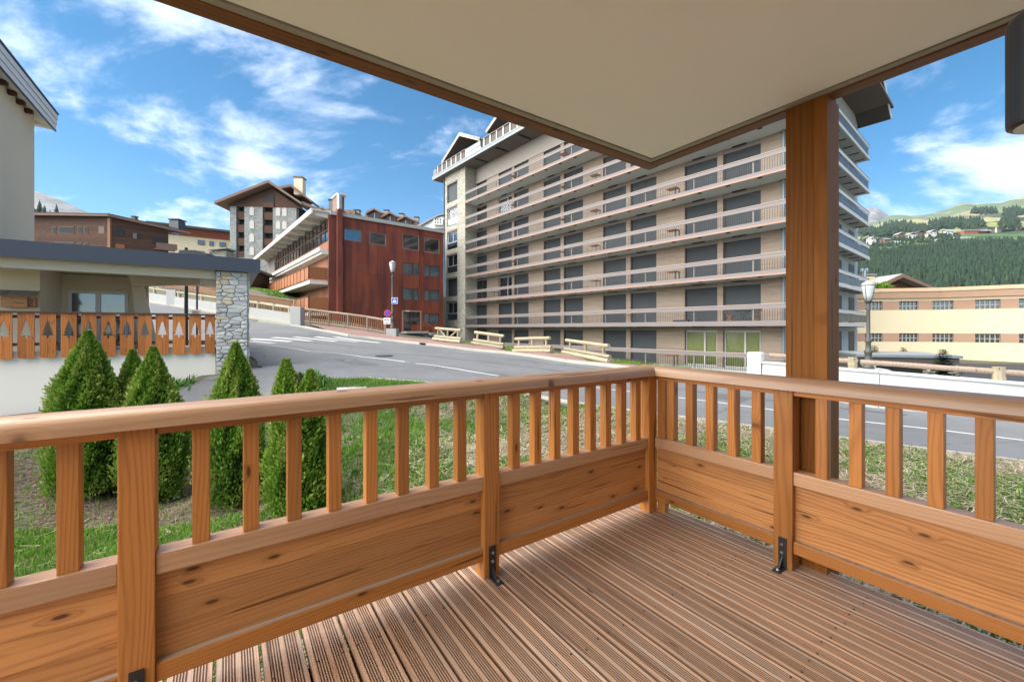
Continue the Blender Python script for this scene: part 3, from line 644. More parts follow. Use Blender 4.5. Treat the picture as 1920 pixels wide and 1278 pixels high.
# ------------------------------------------------------------------ stuff along the deck: grass, straw, chips, gravel
def blades(name, mat, pts, h, w_, lean=.5, flat=False, ca=None, seg=2):
    "pts (n,3) roots; one bent blade each"
    n = len(pts); a = RNG.uniform(0, 2 * np.pi, n); hh = h[0] + (h[1] - h[0]) * RNG.random(n) ** 1.4; ww = w_ * RNG.uniform(.6, 1.3, n)
    dx, dy = np.cos(a), np.sin(a); ln = lean * RNG.random(n)
    if flat:
        z0 = RNG.uniform(.003, .03, n); tz = RNG.uniform(-.25, .25, n)
        A = pts + np.stack([-dx * hh / 2 - dy * ww / 2, -dy * hh / 2 + dx * ww / 2, z0 - tz * hh / 2], 1)
        B = pts + np.stack([-dx * hh / 2 + dy * ww / 2, -dy * hh / 2 - dx * ww / 2, z0 - tz * hh / 2], 1)
        Cc = pts + np.stack([dx * hh / 2 + dy * ww / 2, dy * hh / 2 - dx * ww / 2, z0 + tz * hh / 2 + .004], 1)
        D = pts + np.stack([dx * hh / 2 - dy * ww / 2, dy * hh / 2 + dx * ww / 2, z0 + tz * hh / 2 + .004], 1)
        Vv = np.stack([A, B, Cc, D], 1).reshape(-1, 3); Ff = np.arange(4 * n).reshape(-1, 4); k = 4
    else:
        b = RNG.uniform(0, 2 * np.pi, n); ox, oy = np.cos(b) * ww / 2, np.sin(b) * ww / 2; z = np.zeros(n)
        A = pts + np.stack([-ox, -oy, z], 1); B = pts + np.stack([ox, oy, z], 1)
        m1 = np.stack([dx * ln * hh * .3, dy * ln * hh * .3, hh * .6], 1); tp = np.stack([dx * ln * hh, dy * ln * hh, hh * (1 - .3 * ln)], 1)
        Cc = pts + m1 + np.stack([ox * .7, oy * .7, z], 1); D = pts + m1 - np.stack([ox * .7, oy * .7, z], 1)
        E_ = pts + tp + np.stack([ox * .1, oy * .1, z], 1); F_ = pts + tp - np.stack([ox * .1, oy * .1, z], 1)
        Vv = np.stack([A, B, Cc, D, E_, F_], 1).reshape(-1, 3); base = (np.arange(n) * 6)[:, None]
        Ff = np.concatenate([base + np.array([[0, 1, 2, 3]]), base + np.array([[3, 2, 4, 5]])], 0); k = 6
    r = ca if ca is not None else RNG.random(n)
    o = rawmesh(name, Vv, Ff, mat, attrs={'rnd': np.repeat(r, k)}); return o
def scatter(n, box, keep, zoff=0.0):
    o = []
    tries = 0
    while len(o) < n and tries < n * 12:
        tries += 1
        x = random.uniform(box[0], box[1]); y = random.uniform(box[2], box[3])
        if keep(x, y): o.append((x, y, 0))
    o = np.array(o)
    # height from a cached grid
    return o
_gx = np.arange(-14, 13, .2); _gy = np.arange(0, 22, .2)
_GZ = np.array([[G(x, y) + (.045 * mnoise.noise((x * 1.6, y * 1.6, 0)) if (-7 < w2loc(x, y)[0] < 2.4 and -4 < w2loc(x, y)[1] < 6) else 0) for x in _gx] for y in _gy])
def fastG(P):
    fx = np.clip((P[:, 0] + 14) / .2, 0, len(_gx) - 1.001); fy = np.clip(P[:, 1] / .2, 0, len(_gy) - 1.001)
    i, j = fx.astype(int), fy.astype(int); u, v = fx - i, fy - j
    return _GZ[j, i] * (1 - u) * (1 - v) + _GZ[j, i + 1] * u * (1 - v) + _GZ[j + 1, i] * (1 - u) * v + _GZ[j + 1, i + 1] * u * v
garden = [loc2w(-7.5, .15), loc2w(.16, .15), loc2w(.16, -3.2), (near_ext[0][0] - 2, near_ext[0][1])] + near_edge + [drive[0], drive[1], drive[2]]
_rp = road_poly
def in_garden(x, y): return pip(x, y, garden) and not pip(x, y, _rp)
def patch(x, y): return mnoise.noise((x * .55, y * .55, 3.1)) + .5 * mnoise.noise((x * 1.7, y * 1.7, 8.2))
def zone_chips(x, y): return (x < -3.2 and y > 5.3 + .5 * mnoise.noise((x, y, 1)) and y < 7.4)
def keep_grass(x, y):
    if not in_garden(x, y): return False
    p = patch(x, y); q_ = w2loc(x, y)
    if .0 < q_[0] < .62 and q_[1] < -.8: return False
    if zone_chips(x, y): return random.random() < .10
    lush = (x < -.6 and y < 5.4 + .4 * p)
    if lush: return random.random() < max(.45, min(1, (p + .45) * 3.0))
    return random.random() < max(.12, min(1, (p + .24) * 3.0)) * (.42 if x > .5 else .85)
bxs = (-8.5, 11, .5, 11)
P = scatter(110000, bxs, keep_grass); P[:, 2] = fastG(P)
blades('grass', M['grass'], P, (.04, .14), .010, .8)['kind'] = 'stuff'
P = scatter(9000, bxs, lambda x, y: in_garden(x, y) and not zone_chips(x, y) and random.random() < (.35 + patch(x, y)) * (.25 if (x < -.8 and y < 5.2) else 1)); P[:, 2] = fastG(P) + .01
Q = np.repeat(P, 5, 0) + RNG.normal(0, .022, (len(P) * 5, 3)) * [1, 1, .3]
blades('weeds', M['weed'], Q, (.03, .075), .028, 1.3)['kind'] = 'stuff'
P = scatter(60000, bxs, lambda x, y: in_garden(x, y) and not zone_chips(x, y) and (x > -1.6 or random.random() < .12) and random.random() < (.75 if x > 1.5 else .45) - .8 * patch(x, y)); P[:, 2] = fastG(P) + .01 + RNG.random(len(P)) * .04
blades('dry_straw', M['straw'], P, (.04, .20), .006, flat=True)['kind'] = 'stuff'
P = scatter(22000, bxs, lambda x, y: in_garden(x, y) and (zone_chips(x, y) or random.random() < .22)); P[:, 2] = fastG(P) + .004
blades('bark_mulch', M['chips'], P, (.02, .07), .014, flat=True)['kind'] = 'stuff'
# gravel strip beside the deck
ico = bmesh.new(); bmesh.ops.create_icosphere(ico, subdivisions=1, radius=1); iv = np.array([v.co[:] for v in ico.verts]); if_ = np.array([[v.index for v in f.verts] for f in ico.faces]); ico.free()
def pebbles(name, n, fn, r, mat):
    pts = np.array([fn() for _ in range(n)]); pts[:, 2] = fastG(pts)
    s = RNG.uniform(r[0], r[1], (n, 1, 1)); k = RNG.uniform(.6, 1.2, (n, 1, 3)); jit = RNG.uniform(.82, 1.12, (n, len(iv), 1))
    Vv = (iv[None] * jit) * s * k + pts[:, None, :]; Ff = if_[None] + (np.arange(n) * len(iv))[:, None, None]
    return rawmesh(name, Vv.reshape(-1, 3), Ff.reshape(-1, 3), mat, attrs={'rnd': np.repeat(RNG.random(n), len(iv))})
def fg():
    y = random.uniform(-2.6, .1); X, Y = loc2w(random.uniform(-.1, .55) if random.random() < .8 else random.uniform(.3, .8), y); return (X, Y, 0)
pebbles('gravel', 3200, fg, (.016, .052), M['gravel'])['kind'] = 'stuff'
P = scatter(7000, (-6, 16, 10, 34), lambda x, y: not pip(x, y, walk_poly) and not pip(x, y, _rp) and (x + 2) * .78 + (y - 26) * .72 > 1.3 - 2 and (lambda q: -35 < q[0] < -1 and -8 < q[1] < -.3)(((x - K0[0]) * BX_[0] + (y - K0[1]) * BX_[1], (x - K0[0]) * BY_[0] + (y - K0[1]) * BY_[1])))
P[:, 2] = [G(x, y) for x, y, _ in P]
Q = np.repeat(P, 3, 0) + RNG.normal(0, .1, (len(P) * 3, 3)) * [1, 1, 0]
blades('bank_grass', M['grass'], Q, (.06, .2), .03, .9)['kind'] = 'stuff'
Pl = []
while len(Pl) < 9000:
    x, y = random.uniform(-37, -18), random.uniform(40, 60)
    if pip(x, y, [(-20.5, 41), (-27, 44), (-36, 48), (-30, 60), (-24, 54), (-19, 44)]): Pl.append((x, y, G(x, y)))
blades('lawn_grass', M['grass'], np.array(Pl), (.15, .3), .12, .9)['kind'] = 'stuff'
# ------------------------------------------------------------------ thuja shrubs
def thuja(X, Y, z0, h, rad, label, n=9000, seed=0, tops=1):
    rg = np.random.default_rng(seed); o = empty('thuja_shrub', (X, Y, z0), 0, label, 'shrub', 'conical thuja shrubs in the garden')
    u = rg.random(n) ** .85; th = rg.uniform(0, 2 * np.pi, n)
    prof = np.where(u < .22, .80 + .9 * u, 1.0 * (1 - (np.clip(u - .22, 0, 1) / .78) ** 1.9)) ; prof = np.maximum(prof, .03)
    lump = 1 + .12 * np.sin(th * 3 + u * 9 + seed) + .11 * np.sin(th * 7 - u * 19 + seed * 2) + .09 * np.sin(th * 11 + u * 37 + seed) * np.cos(u * 53) + .10 * rg.normal(size=n)
    rr = rad * prof * lump * (1 - .28 * rg.random(n) ** 2)
    lean = .06 * np.sin(u * 3 + seed)
    P_ = np.stack([rr * np.cos(th) + lean * rad, rr * np.sin(th), u * h + .04], 1)
    if tops > 1:
        k = rg.random(n) < .5; sp = np.clip((u - .45) * 1.2, 0, .6)
        P_[:, 0] += np.where(k, -1, 1) * sp * rad * .75; P_[:, 2] *= np.where(k, 1.0, .93)
    up = np.stack([np.cos(th) * .55, np.sin(th) * .55, np.full(n, .85)], 1) + rg.normal(0, .28, (n, 3)); up /= np.linalg.norm(up, axis=1)[:, None]
    sd_ = np.cross(up, np.stack([np.cos(th), np.sin(th), np.zeros(n)], 1) + rg.normal(0, .9, (n, 3))); sd_ /= np.linalg.norm(sd_, axis=1)[:, None] + 1e-6
    s = rg.uniform(.016, .038, n)[:, None]; w2 = s * .42
    # fan of three scale sprays
    A = P_ - sd_ * w2 * .3; B = P_ + sd_ * w2 * .3; Cm = P_ + up * s * 1.1 + sd_ * w2; D = P_ + up * s * 1.7; E_ = P_ + up * s * .9 - sd_ * w2 * 1.1
    Vv = np.stack([A, B, Cm, D, E_], 1).reshape(-1, 3); b = (np.arange(n) * 5)[:, None]
    Ff = np.concatenate([b + np.array([[0, 1, 2]]), b + np.array([[0, 2, 3]]), b + np.array([[0, 3, 4]])], 0)
    r = np.clip(.28 + .40 * (lump - 1) / .25 + .30 * rg.random(n) + .14 * u, 0, 1)
    rawmesh('crown', Vv, Ff, M['thuja'], o, {'rnd': np.repeat(r, 5)})
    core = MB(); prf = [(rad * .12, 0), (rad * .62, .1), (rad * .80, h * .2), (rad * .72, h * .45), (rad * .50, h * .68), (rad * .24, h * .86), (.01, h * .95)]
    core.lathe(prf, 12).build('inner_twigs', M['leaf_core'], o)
    MB().tube((0, 0, -.1), (0, 0, .25), .035, .03, 8).build('trunk', M['bark'], o)
    return o
def gz(x, y): return float(fastG(np.array([[x, y, 0.]]))[0])
for X, Y, top, rad, lab, n, sd_, tp in [(-6.66, 6.5, 1.22, .47, 'tallest and widest green thuja shrub at the far left, by the plank fence', 36000, 3, 1),
                                 (-6.40, 6.95, .90, .35, 'small narrow thuja between the widest one and its neighbour', 18000, 5, 1),
                                 (-5.62, 6.5, .96, .41, 'bushy thuja, right-hand one of the touching left group', 26000, 8, 1),
                                 (-4.03, 6.0, 1.04, .37, 'slim pointed thuja in front of the stone pillar', 26000, 11, 1),
                                 (-2.72, 5.3, .86, .35, 'blunt twin-topped thuja nearest the balcony corner', 28000, 14, 2)]:
    thuja(X, Y, gz(X, Y), top - gz(X, Y), rad, lab, n, sd_, tp)
# ------------------------------------------------------------------ neighbouring chalet terrace (left)
ch = empty('chalet', (C0[0], C0[1], 0), DECK_RZ, 'cream rendered chalet at the left with flat dark roof edge over a plank terrace', 'house')
WY = 12.15
BX('terrace_wall', M['plaster_w'], ch, -14, -2.80, WY, WY + .22, -2.2, .80)
BX('roof_fascia', M['anthr'], ch, -14, -1.76, 11.88, 11.92, 2.905, 3.285)
BX('roof_slab', M['anthr'], ch, -14, -1.765, 11.925, 17.6, 3.0, 3.27)
BX('edge_beam', M['plaster'], ch, -14, -2.80, WY, WY + .25, 2.69, 2.97)
BX('terrace_ceiling', M['plaster'], ch, -14, -2.1, WY + .26, 17.5, 2.90, 2.985)
BX('cross_beam', M['plaster'], ch, -3.95, -3.6, WY + .26, 17.2, 2.62, 2.88) if False else None
MB().prism([(-4.9, 2.89), (-3.2, 2.89), (-3.25, 2.70), (-4.8, 2.56)], 14.2, 14.5, 'y').build('cross_beam', M['plaster'], ch)
BX('terrace_floor', M['conc'], ch, -14, -2.4, WY + .23, 17.5, .55, .70)
# terrace back walls: near projecting part at the left, set back part with the glass doors
BX('projecting_wall', M['plaster'], ch, -14, -6.4, 13.35, 17.4, .72, 2.88)
BX('back_wall', M['plaster'], ch, -6.395, -6.28, 15.0, 15.2, .72, 2.88); BX('back_wall', M['plaster'], ch, -6.28, -5.0, 15.0, 15.2, 2.42, 2.88); BX('back_wall', M['plaster'], ch, -5.0, -4.55, 15.0, 15.2, .72, 2.88)
MB().prism([(-4.86, 2.6), (-4.62, 2.6), (-4.28, .72), (-4.70, .72)], 14.52, 14.9, 'y').build('raking_support', M['plaster'], ch)
win = MB().box(-6.275, -6.2, 14.98, 15.06, .72, 2.415).box(-5.08, -5.005, 14.98, 15.06, .72, 2.415).box(-6.2, -5.08, 14.98, 15.06, 2.34, 2.415).box(-5.71, -5.60, 14.98, 15.06, .72, 2.34).box(-6.2, -5.71, 14.98, 15.06, .72, .82).box(-5.60, -5.08, 14.98, 15.06, .72, .82).build('glass_door', M['white'], ch, bevel=.004)
BX('pane', M['glassd'], win, -6.2, -5.71, 15.02, 15.03, .82, 2.34); BX('pane', M['glassd'], win, -5.60, -5.08, 15.02, 15.03, .82, 2.34)
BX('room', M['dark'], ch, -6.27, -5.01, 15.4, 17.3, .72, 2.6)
# bird house on the projecting wall
bh = empty('bird_house', ch.location[:], DECK_RZ, 'small wooden bird house with grey pitched roof hanging on the cream wall', 'bird house')
BX('box', M['panel'], bh, -6.98, -6.55, 13.12, 13.33, 1.84, 2.11, .006); BX('side_box', M['rail'], bh, -6.545, -6.43, 13.15, 13.33, 1.85, 2.08, .004)
for k in range(7): MB().prism([(13.04, 2.09), (13.04, 2.11), (13.34, 2.26), (13.34, 2.24)], -7.04 + .093 * k, -7.04 + .093 * k + .09, 'x').build('roof_slat', M['log_grey'], bh, bevel=.002)
for z in (1.89, 1.95, 2.01): MB().tube((-6.55, 13.13, z), (-6.46, 13.13, z), .012, n=6).build('perch', M['dark'], bh)
# upper volume with deep eaves
hb = empty('upper_house', ch.location[:], DECK_RZ, 'tall cream house gable at the far left with white striped eaves', 'house')
BX('wall', M['plaster'], hb, -14, -7.8, 12.3, 18.4, 3.29, 8.42)
MB().prism([(-7.47, 8.19), (-7.47, 8.22), (-8.0, 8.44), (-8.0, 8.40)], 11, 18.95, 'y').build('soffit', M['snowwhite'], hb)
for k in range(8): BX('rafter_end', M['chalet'], hb, -7.80, -7.62, 13.2 + k * .62, 13.32 + k * .62, 8.14, 8.27)
for k in range(3): BX('fascia_board', M['zinc'] if False else M['white'], hb, -7.47, -7.43 + .02 * k, 11, 18.96, 8.20 + k * .185, 8.20 + k * .185 + .165)
for k in range(2): BX('fascia_joint', M['anthr'], hb, -7.47, -7.45, 11, 18.94, 8.366 + k * .185, 8.384 + k * .185)
BX('drip_edge', M['anthr'], hb, -14, -7.36, 11, 18.97, 8.755, 8.80); BX('lower_edge', M['anthr'], hb, -7.47, -7.42, 11, 18.96, 8.165, 8.195)
MB().prism([(-7.47, 8.75), (-14, 11.5), (-14, 8.4), (-7.47, 8.2)], 18.70, 18.95, 'y').build('gable_board', M['white'], hb)
# plank balustrade with fir-tree cut-outs
fe = empty('plank_balustrade', ch.location[:], DECK_RZ, 'orange plank terrace balustrade with fir tree cut-outs on top of the cream wall', 'balustrade')
def tree_half(w_):
    # half outline (x from the seam, z from the bottom of the cut-out)
    t = [(0, .0), (.012, .0), (.012, .05), (.085, .055), (.045, .10), (.072, .105), (.035, .155), (.058, .16), (.026, .205), (.042, .21), (.016, .25), (.026, .255), (0, .31)]
    return t
for k in range(13):
    xL = -7.095 + .338 * k + (0 if k else 0) ; xR = xL + .262; xm = (xL + xR) / 2; z0, z1 = .645, 1.675; cz = 1.09
    if k == 12: xL, xR, xm = -3.035, -2.815, -2.925
    j = random.uniform(-.01, .01)
    th = tree_half(0)
    for s_ in (-1, 1):
        xe = xL if s_ < 0 else xR
        poly = [(xm + s_ * .0012, z0 + j)] + [(xe - s_ * .03, z0 + j), (xe, z0 + j + .03), (xe, z1), (xm + s_ * .0012, z1)] + [(xm + s_ * (a * 1.2 + .0012), cz + j + b * 1.36) for a, b in th[::-1]]
        MB().prism(poly, 12.06, 12.085, 'y').build('plank', M['slat'], fe, axis='z')
BX('top_rail', M['chalet'], fe, -7.2, -2.80, 12.03, 12.14, 1.678, 1.72, .005); BX('back_rail', M['chalet'], fe, -7.2, -2.80, 12.09, 12.13, .93, 1.0); BX('back_rail', M['chalet'], fe, -7.2, -2.80, 12.09, 12.13, 1.56, 1.63)
# ------------------------------------------------------------------ stone pillar, stone by stone
def clip(poly, a, b, c):
    o = []
    for i in range(len(poly)):
        p, q = poly[i - 1], poly[i]; dp = a * p[0] + b * p[1] - c; dq = a * q[0] + b * q[1] - c
        if dp <= 0: o.append(p)
        if (dp < 0 < dq) or (dq < 0 < dp):
            t = dp / (dp - dq); o.append((p[0] + t * (q[0] - p[0]), p[1] + t * (q[1] - p[1])))
    return o
def stone_face(par, x0, x1, z0, z1, mk, seed, rowh=.118, wst=.20, name='stone', mat=None):
    rg = random.Random(seed); seeds = []; z = z0 + rowh * .4; odd = 0
    while z < z1 + rowh * .3:
        x = x0 + rg.uniform(-.05, .12)
        while x < x1 + .05:
            seeds.append((x, z + rg.uniform(-.3, .3) * rowh, rg.uniform(0, 1))); x += wst * rg.choice([.55, .8, 1, 1.25, 1.6])
        z += rowh * rg.uniform(.85, 1.2)
    K = wst / rowh * .85
    for i, (sx, sz, r_) in enumerate(seeds):
        poly = [(x0, z0), (x1, z0), (x1, z1), (x0, z1)]
        for j, (tx, tz, _) in enumerate(seeds):
            if i == j or abs(tx - sx) > .8 or abs(tz - sz) > .5: continue
            a, b = (tx - sx), (tz - sz) * K * K; c = ((tx * tx - sx * sx) + (tz * tz - sz * sz) * K * K) / 2
            poly = clip(poly, a, b, c)
            if len(poly) < 3: break
        if len(poly) < 3: continue
        cx = sum(p[0] for p in poly) / len(poly); cz = sum(p[1] for p in poly) / len(poly)
        ar = abs(sum(poly[k - 1][0] * poly[k][1] - poly[k][0] * poly[k - 1][1] for k in range(len(poly)))) / 2
        if ar < .0012: continue
        def shr(p, d):
            l = math.hypot(p[0] - cx, p[1] - cz) + 1e-6; t = max(0, 1 - d / l); return (cx + (p[0] - cx) * t, cz + (p[1] - cz) * t)
        d = rg.uniform(.02, .055); n = len(poly); outp = [shr(p, .009) for p in poly]; inp = [shr(p, .030) for p in poly]
        cx2, cz2 = cx + rg.uniform(-.02, .02), cz + rg.uniform(-.01, .01)
        vs = [mk(p[0], p[1], 0) for p in outp] + [mk(p[0], p[1], d * .8) for p in outp] + [mk(p[0], p[1], d + rg.uniform(-.006, .006)) for p in inp] + [mk(cx2, cz2, d + rg.uniform(.0, .01))]
        fs = [(k, (k + 1) % n, n + (k + 1) % n, n + k) for k in range(n)] + [(n + k, n + (k + 1) % n, 2 * n + (k + 1) % n, 2 * n + k) for k in range(n)] + [(2 * n + k, 2 * n + (k + 1) % n, 3 * n) for k in range(n)]
        MB().add(vs, fs).build(name, mat or M['stone'], par)
pl = empty('stone_pillar', ch.location[:], DECK_RZ, 'square pillar of irregular grey and ochre stones carrying the dark roof corner', 'pillar')
BX('mortar_core', M['mortar'], pl, -2.79, -2.06, 12.06, 12.9, -.4, 2.99)
stone_face(pl, -2.79, -2.06, -.35, 2.9, lambda x, z, d: (x, 12.06 - d, z), 4, rowh=.108, wst=.25)
stone_face(pl, 12.06, 12.9, -.35, 2.9, lambda y, z, d: (-2.06 + d, y, z), 9, wst=.24)

# ------------------------------------------------------------------ big apartment building
ab = empty('apartment_building', (K0[0], K0[1], 0), BLD_RZ, 'seven storey apartment block with long continuous balconies and closed dark shutters', 'building')
RT = [-.06 + 2.74 * k for k in range(7)]      # top of each balcony rail
ZT = 19.3
bays = [(1.75, 3.9), (4.25, 6.4), (8.5, 10.65), (11.05, 13.2), (15.3, 17.5), (17.9, 20.05), (22.15, 24.32), (24.7, 26.9), (29.0, 31.02)]
BX('core', M['wallshade'], ab, -37, -.9, 1.75, 20.2, -2, ZT)
# wall fields between the windows
edges = [(.62, 1.75)] + [(bays[i][1], bays[i + 1][0]) for i in range(8)]
for a, b in edges: BX('wall_field', M['clad'], ab, -b, -a, 1.5, 1.748, -1.6, ZT)
for k, r in enumerate(RT):
    zl0, zl1 = r + 1.27, (r + 1.54 if k < 6 else ZT)
    for a, b in bays: BX('lintel', M['wallshade'], ab, -b + .004, -a - .004, 1.53, 1.748, zl0, zl1)
def glazed(par, a, b, z0, z1, cur, y=1.62, name='window', fr_='framed', mull=None, w_=.07):
    f = MB().box(-b, -b + w_, y, y + .06, z0, z1).box(-a - w_, -a, y, y + .06, z0, z1).box(-b + w_, -a - w_, y, y + .06, z1 - w_, z1).box(-b + w_, -a - w_, y, y + .06, z0, z0 + w_)
    for m_ in (mull or []): f.box(-m_ - w_ / 2, -m_ + w_ / 2, y, y + .06, z0 + w_, z1 - w_)
    f = f.build(name, M[fr_], par)
    ms_ = sorted([a] + (mull or []) + [b])
    for p, q in zip(ms_[:-1], ms_[1:]): BX('pane', M['glass'], f, -q + .03, -p - .03, y + .03, y + .036, z0 + .05, z1 - .05)
    if cur:
        for p, q in zip(ms_[:-1], ms_[1:]):
            n = max(5, int((q - p) / .12)); pts = [(-q + .04 + (q - p - .08) * i / n, y + .09 + .012 * (i % 2)) for i in range(n + 1)]
            m = MB(); vs = [(x, yy, z0 + .05) for x, yy in pts] + [(x, yy, z1 - .05) for x, yy in pts]
            m.add(vs, [(i, i + 1, n + 2 + i, n + 1 + i) for i in range(n)]).build('curtain', M[cur], f)
    return f
shut_mesh = {}
for k, r in enumerate(RT):
    for i, (a, b) in enumerate(bays):
        z0, z1 = r - 1.04, r + 1.27
        if (k, i) in ((0, 0), (0, 1)):
            m_ = a + .9 if i == 0 else a + .85
            glazed(ab, a, b, z0, z1, 'curtain_y', mull=[m_], fr_='frame', w_=.10, name='window'); continue
        if (k, i) in ((2, 8), (5, 8)): glazed(ab, a, b, z0, z1, 'curtain', mull=[(a + b) / 2], fr_='framed'); continue
        if (k, i) in ((2, 7), (5, 7)): glazed(ab, a, b, z0, z1, None, mull=[a + .8], fr_='frame'); continue
        w_ = round(b - a, 2)
        if w_ not in shut_mesh:
            shut_mesh[w_] = MB().box(-w_ + .05, -.05, 1.66, 1.70, 0, 2.30).mesh(M['shutter'], name='shutter')
        o = link('shutter', shut_mesh[w_], ab, (-a, 0, z0))
jm = MB()
for a, b in bays:
    for s_ in (a, b - .05): jm.box(-s_ - .05, -s_, 1.60, 1.745, -1.1, RT[-1] + 1.27)
jm.build('window_jambs', M['framed'], ab)['kind'] = 'stuff'
BX('upper_band', M['upper_band'], ab, -31.0, -.6, 1.44, 1.498, RT[6] + 1.27, ZT)
# balconies
for k, r in enumerate(RT):
    x0 = -30.9
    zf0, zf1 = r - 1.20, r - .92
    if k > 0:
        BX('balcony_slab', M['slab'], ab, x0, -.9, .0, 1.498, r - 1.20, r - 1.05); BX('balcony_slab', M['slab'], ab, -.898, -.0, .0, 19.3, r - 1.20, r - 1.05)
        BX('fascia_board', M['mauve'], ab, x0 - .08, .06, -.07, -.002, zf0 + .09, zf1); BX('drip_edge', M['copper'] if k > 1 else M['mauve'], ab, x0 - .1, .08, -.10, -.002, zf0 - .01, zf0 + .085)
        BX('fascia_board', M['offwhite'], ab, .002, .07, .0, 19.35, zf0 + .09, zf1); BX('drip_edge', M['offwhite'], ab, .002, .10, .0, 19.38, zf0 - .01, zf0 + .085)
        m = MB()
        for s_ in np.arange(1.3, 30.5, 1.7): m.box(-s_ - .11, -s_ + .11, .05, .16, zf0 - .05, zf0 - .001)
        m.build('soffit_outlets', M['dark'], ab)['kind'] = 'stuff'
        m = MB()
        for s_ in np.arange(1.5, 19, 1.9): m.box(-.75, -.12, s_ - .04, s_ + .04, zf0 - .05, zf0 - .001)
        m.build('soffit_ribs', M['dark'], ab)['kind'] = 'stuff'
        m = MB()
        for a, b in ((bays[1][0], .5), (bays[0][0], .5), (bays[2][0], .5)): pass
        for a, b in bays: m.box(-(a + b) / 2 - .5, -(a + b) / 2 + .3, 1.38, 1.52, zf0 - .06, zf0 - .004)
        m.build('shutter_vents', M['dark'], ab)['kind'] = 'stuff'
    BX('handrail_board', M['mauve'], ab, x0 - .05, .06, -.085, -.03, r - .26, r - .03)
    BX('handrail_cap', M['barge'], ab, x0 - .06, .07, -.11, -.01, r - .028, r)
    if k > 0:
        BX('handrail_board', M['offwhite'], ab, .02, .075, .0, 19.3, r - .27, r - .03); BX('handrail_cap', M['zinc'], ab, .0, .09, .0, 19.36, r - .028, r)
        m = MB()
        for y in np.arange(.3, 19.2, 1.55): m.box(.0, .018, y - .03, y + .03, r - 1.04, r - .27)
        m.build('side_railing_posts', M['zinc'], ab)['kind'] = 'stuff'
        BX('side_railing_panel', M['anthr'], ab, .004, .012, .05, 19.2, r - .86, r - .30)
        BX('end_return', M['mauve'], ab, x0 - .05, x0 + .01, -.03, .0, r - .30, r - .03) if False else None
    m = MB()
    for s_ in np.arange(.15, 30.8, .125): m.box(-s_ - .009, -s_ + .009, -.03, -.012, r - 1.06, r - .30)
    bo = m.build('railing_bars', M['blackmetal'], ab); bo['kind'] = 'stuff'
    for s_ in list(np.arange(1.6, 30.9, 3.4)) + [30.86]:
        BX('railing_post', M['mauve'] if k else M['zinc'], ab, -s_ - .035, -s_ + .035, -.03, .03, r - 1.06, r - .30)
BX('ground_terrace', M['conc'], ab, -30.9, 0, -.02, 1.498, -1.9, -1.10)
# side wall openings (right end)
for k, r in enumerate(RT):
    for y0 in (3.4, 8.4, 13.2, 17.2):
        o = BX('side_window', M['framed'], ab, -.9, -.86, y0, y0 + 1.9, r - .95, r + 1.2); BX('pane', M['shutter'], o, -.858, -.845, y0 + .12, y0 + 1.78, r - .85, r + 1.1)
BX('side_cladding', M['slab'], ab, -.898, -.875, 1.76, 20.2, -1.5, ZT)
MB().tube((-.55, 1.36, -1), (-.55, 1.36, ZT), .07, n=10).build('downpipe', M['zinc'], ab)
MB().tube((-35.5, -.06, -.5), (-35.5, -.06, ZT), .07, n=10).build('downpipe', M['blackmetal'], ab)
# stone pier at the left end with its window column
pe_ = (31.03, 35.40)
BX('stone_pier', M['thinstone'], ab, -pe_[1] + 2.75 - .01, -pe_[0], .0, 1.70, -2, ZT)
BX('stone_pier', M['thinstone'], ab, -pe_[1], -34.95, .0, 1.70, -2, ZT)
BX('stone_pier', M['thinstone'], ab, -37.5, -36.9, 1.0, 1.70, -2, ZT) if False else None
zw = [(16.05, 18.15), (13.3, 15.35), (10.55, 12.6), (7.8, 9.85), (5.05, 7.1), (2.3, 4.35), (-.5, 1.3)]
prev = ZT
for i, (z0, z1) in enumerate(zw):
    BX('stone_spandrel', M['thinstone'], ab, -34.948, -32.662, .0, 1.70, z1 + .22, prev); BX('window_lintel', M['mauve'], ab, -34.95, -32.66, -.03, .3, z1 + .02, z1 + .218)
    if i in (0, 4): BX('shutter', M['shutter'], ab, -34.85, -32.75, .18, .22, z0, z1 + .02)
    else:
        f = glazed(ab, 32.70, 34.92, z0, z1 + .01, 'curtain', y=.15, mull=[33.8], fr_='frame'); BX('rail_panel', M['glassd'], f, -34.85, -32.75, .05, .06, z0 + .1, z0 + .75); BX('guard_rail', M['frame'], f, -34.9, -32.7, .03, .08, z0 + .75, z0 + .82)
    prev = z0
BX('pier_back', M['dark'], ab, -34.94, -32.67, .5, .55, -2, ZT); BX('stone_spandrel', M['thinstone'], ab, -34.948, -32.662, .0, 1.70, -2, -.5)
# roof deck
BX('roof_slab', M['soffit'], ab, -37.2, 1.4, -.62, 20.4, ZT + .002, ZT + .2)
BX('roof_edge', M['zinc'], ab, -37.25, -.9, -.70, -.622, ZT + .02, ZT + .42); BX('roof_edge_lip', M['zinc'], ab, -37.25, -.9, -.73, -.70, ZT + .30, ZT + .43); BX('roof_edge', M['zinc'], ab, -37.28, -37.202, -.62, 8, ZT + .02, ZT + .42)
for s_ in (28.5, 25.0, 21.5, 18): BX('soffit_light', M['dark'], ab, -s_ - .09, -s_ + .09, -.35, 1.2, ZT - .10, ZT)
for s_ in list(np.arange(30.0, 36.6, 1.02)) + list(np.arange(19.3, 27.2, 1.05)): BX('terrace_post', M['white'], ab, -s_ - .045, -s_ + .045, -.58, -.50, ZT + .43, ZT + 1.40)
for a, b in ((30.0, 36.2), (19, 27.1)):
    BX('terrace_rail', M['mauve'], ab, -b, -a, -.60, -.48, ZT + 1.402, ZT + 1.47); BX('terrace_glass', M['soffit'], ab, -b, -a, -.48, -.47, ZT + .45, ZT + 1.38)
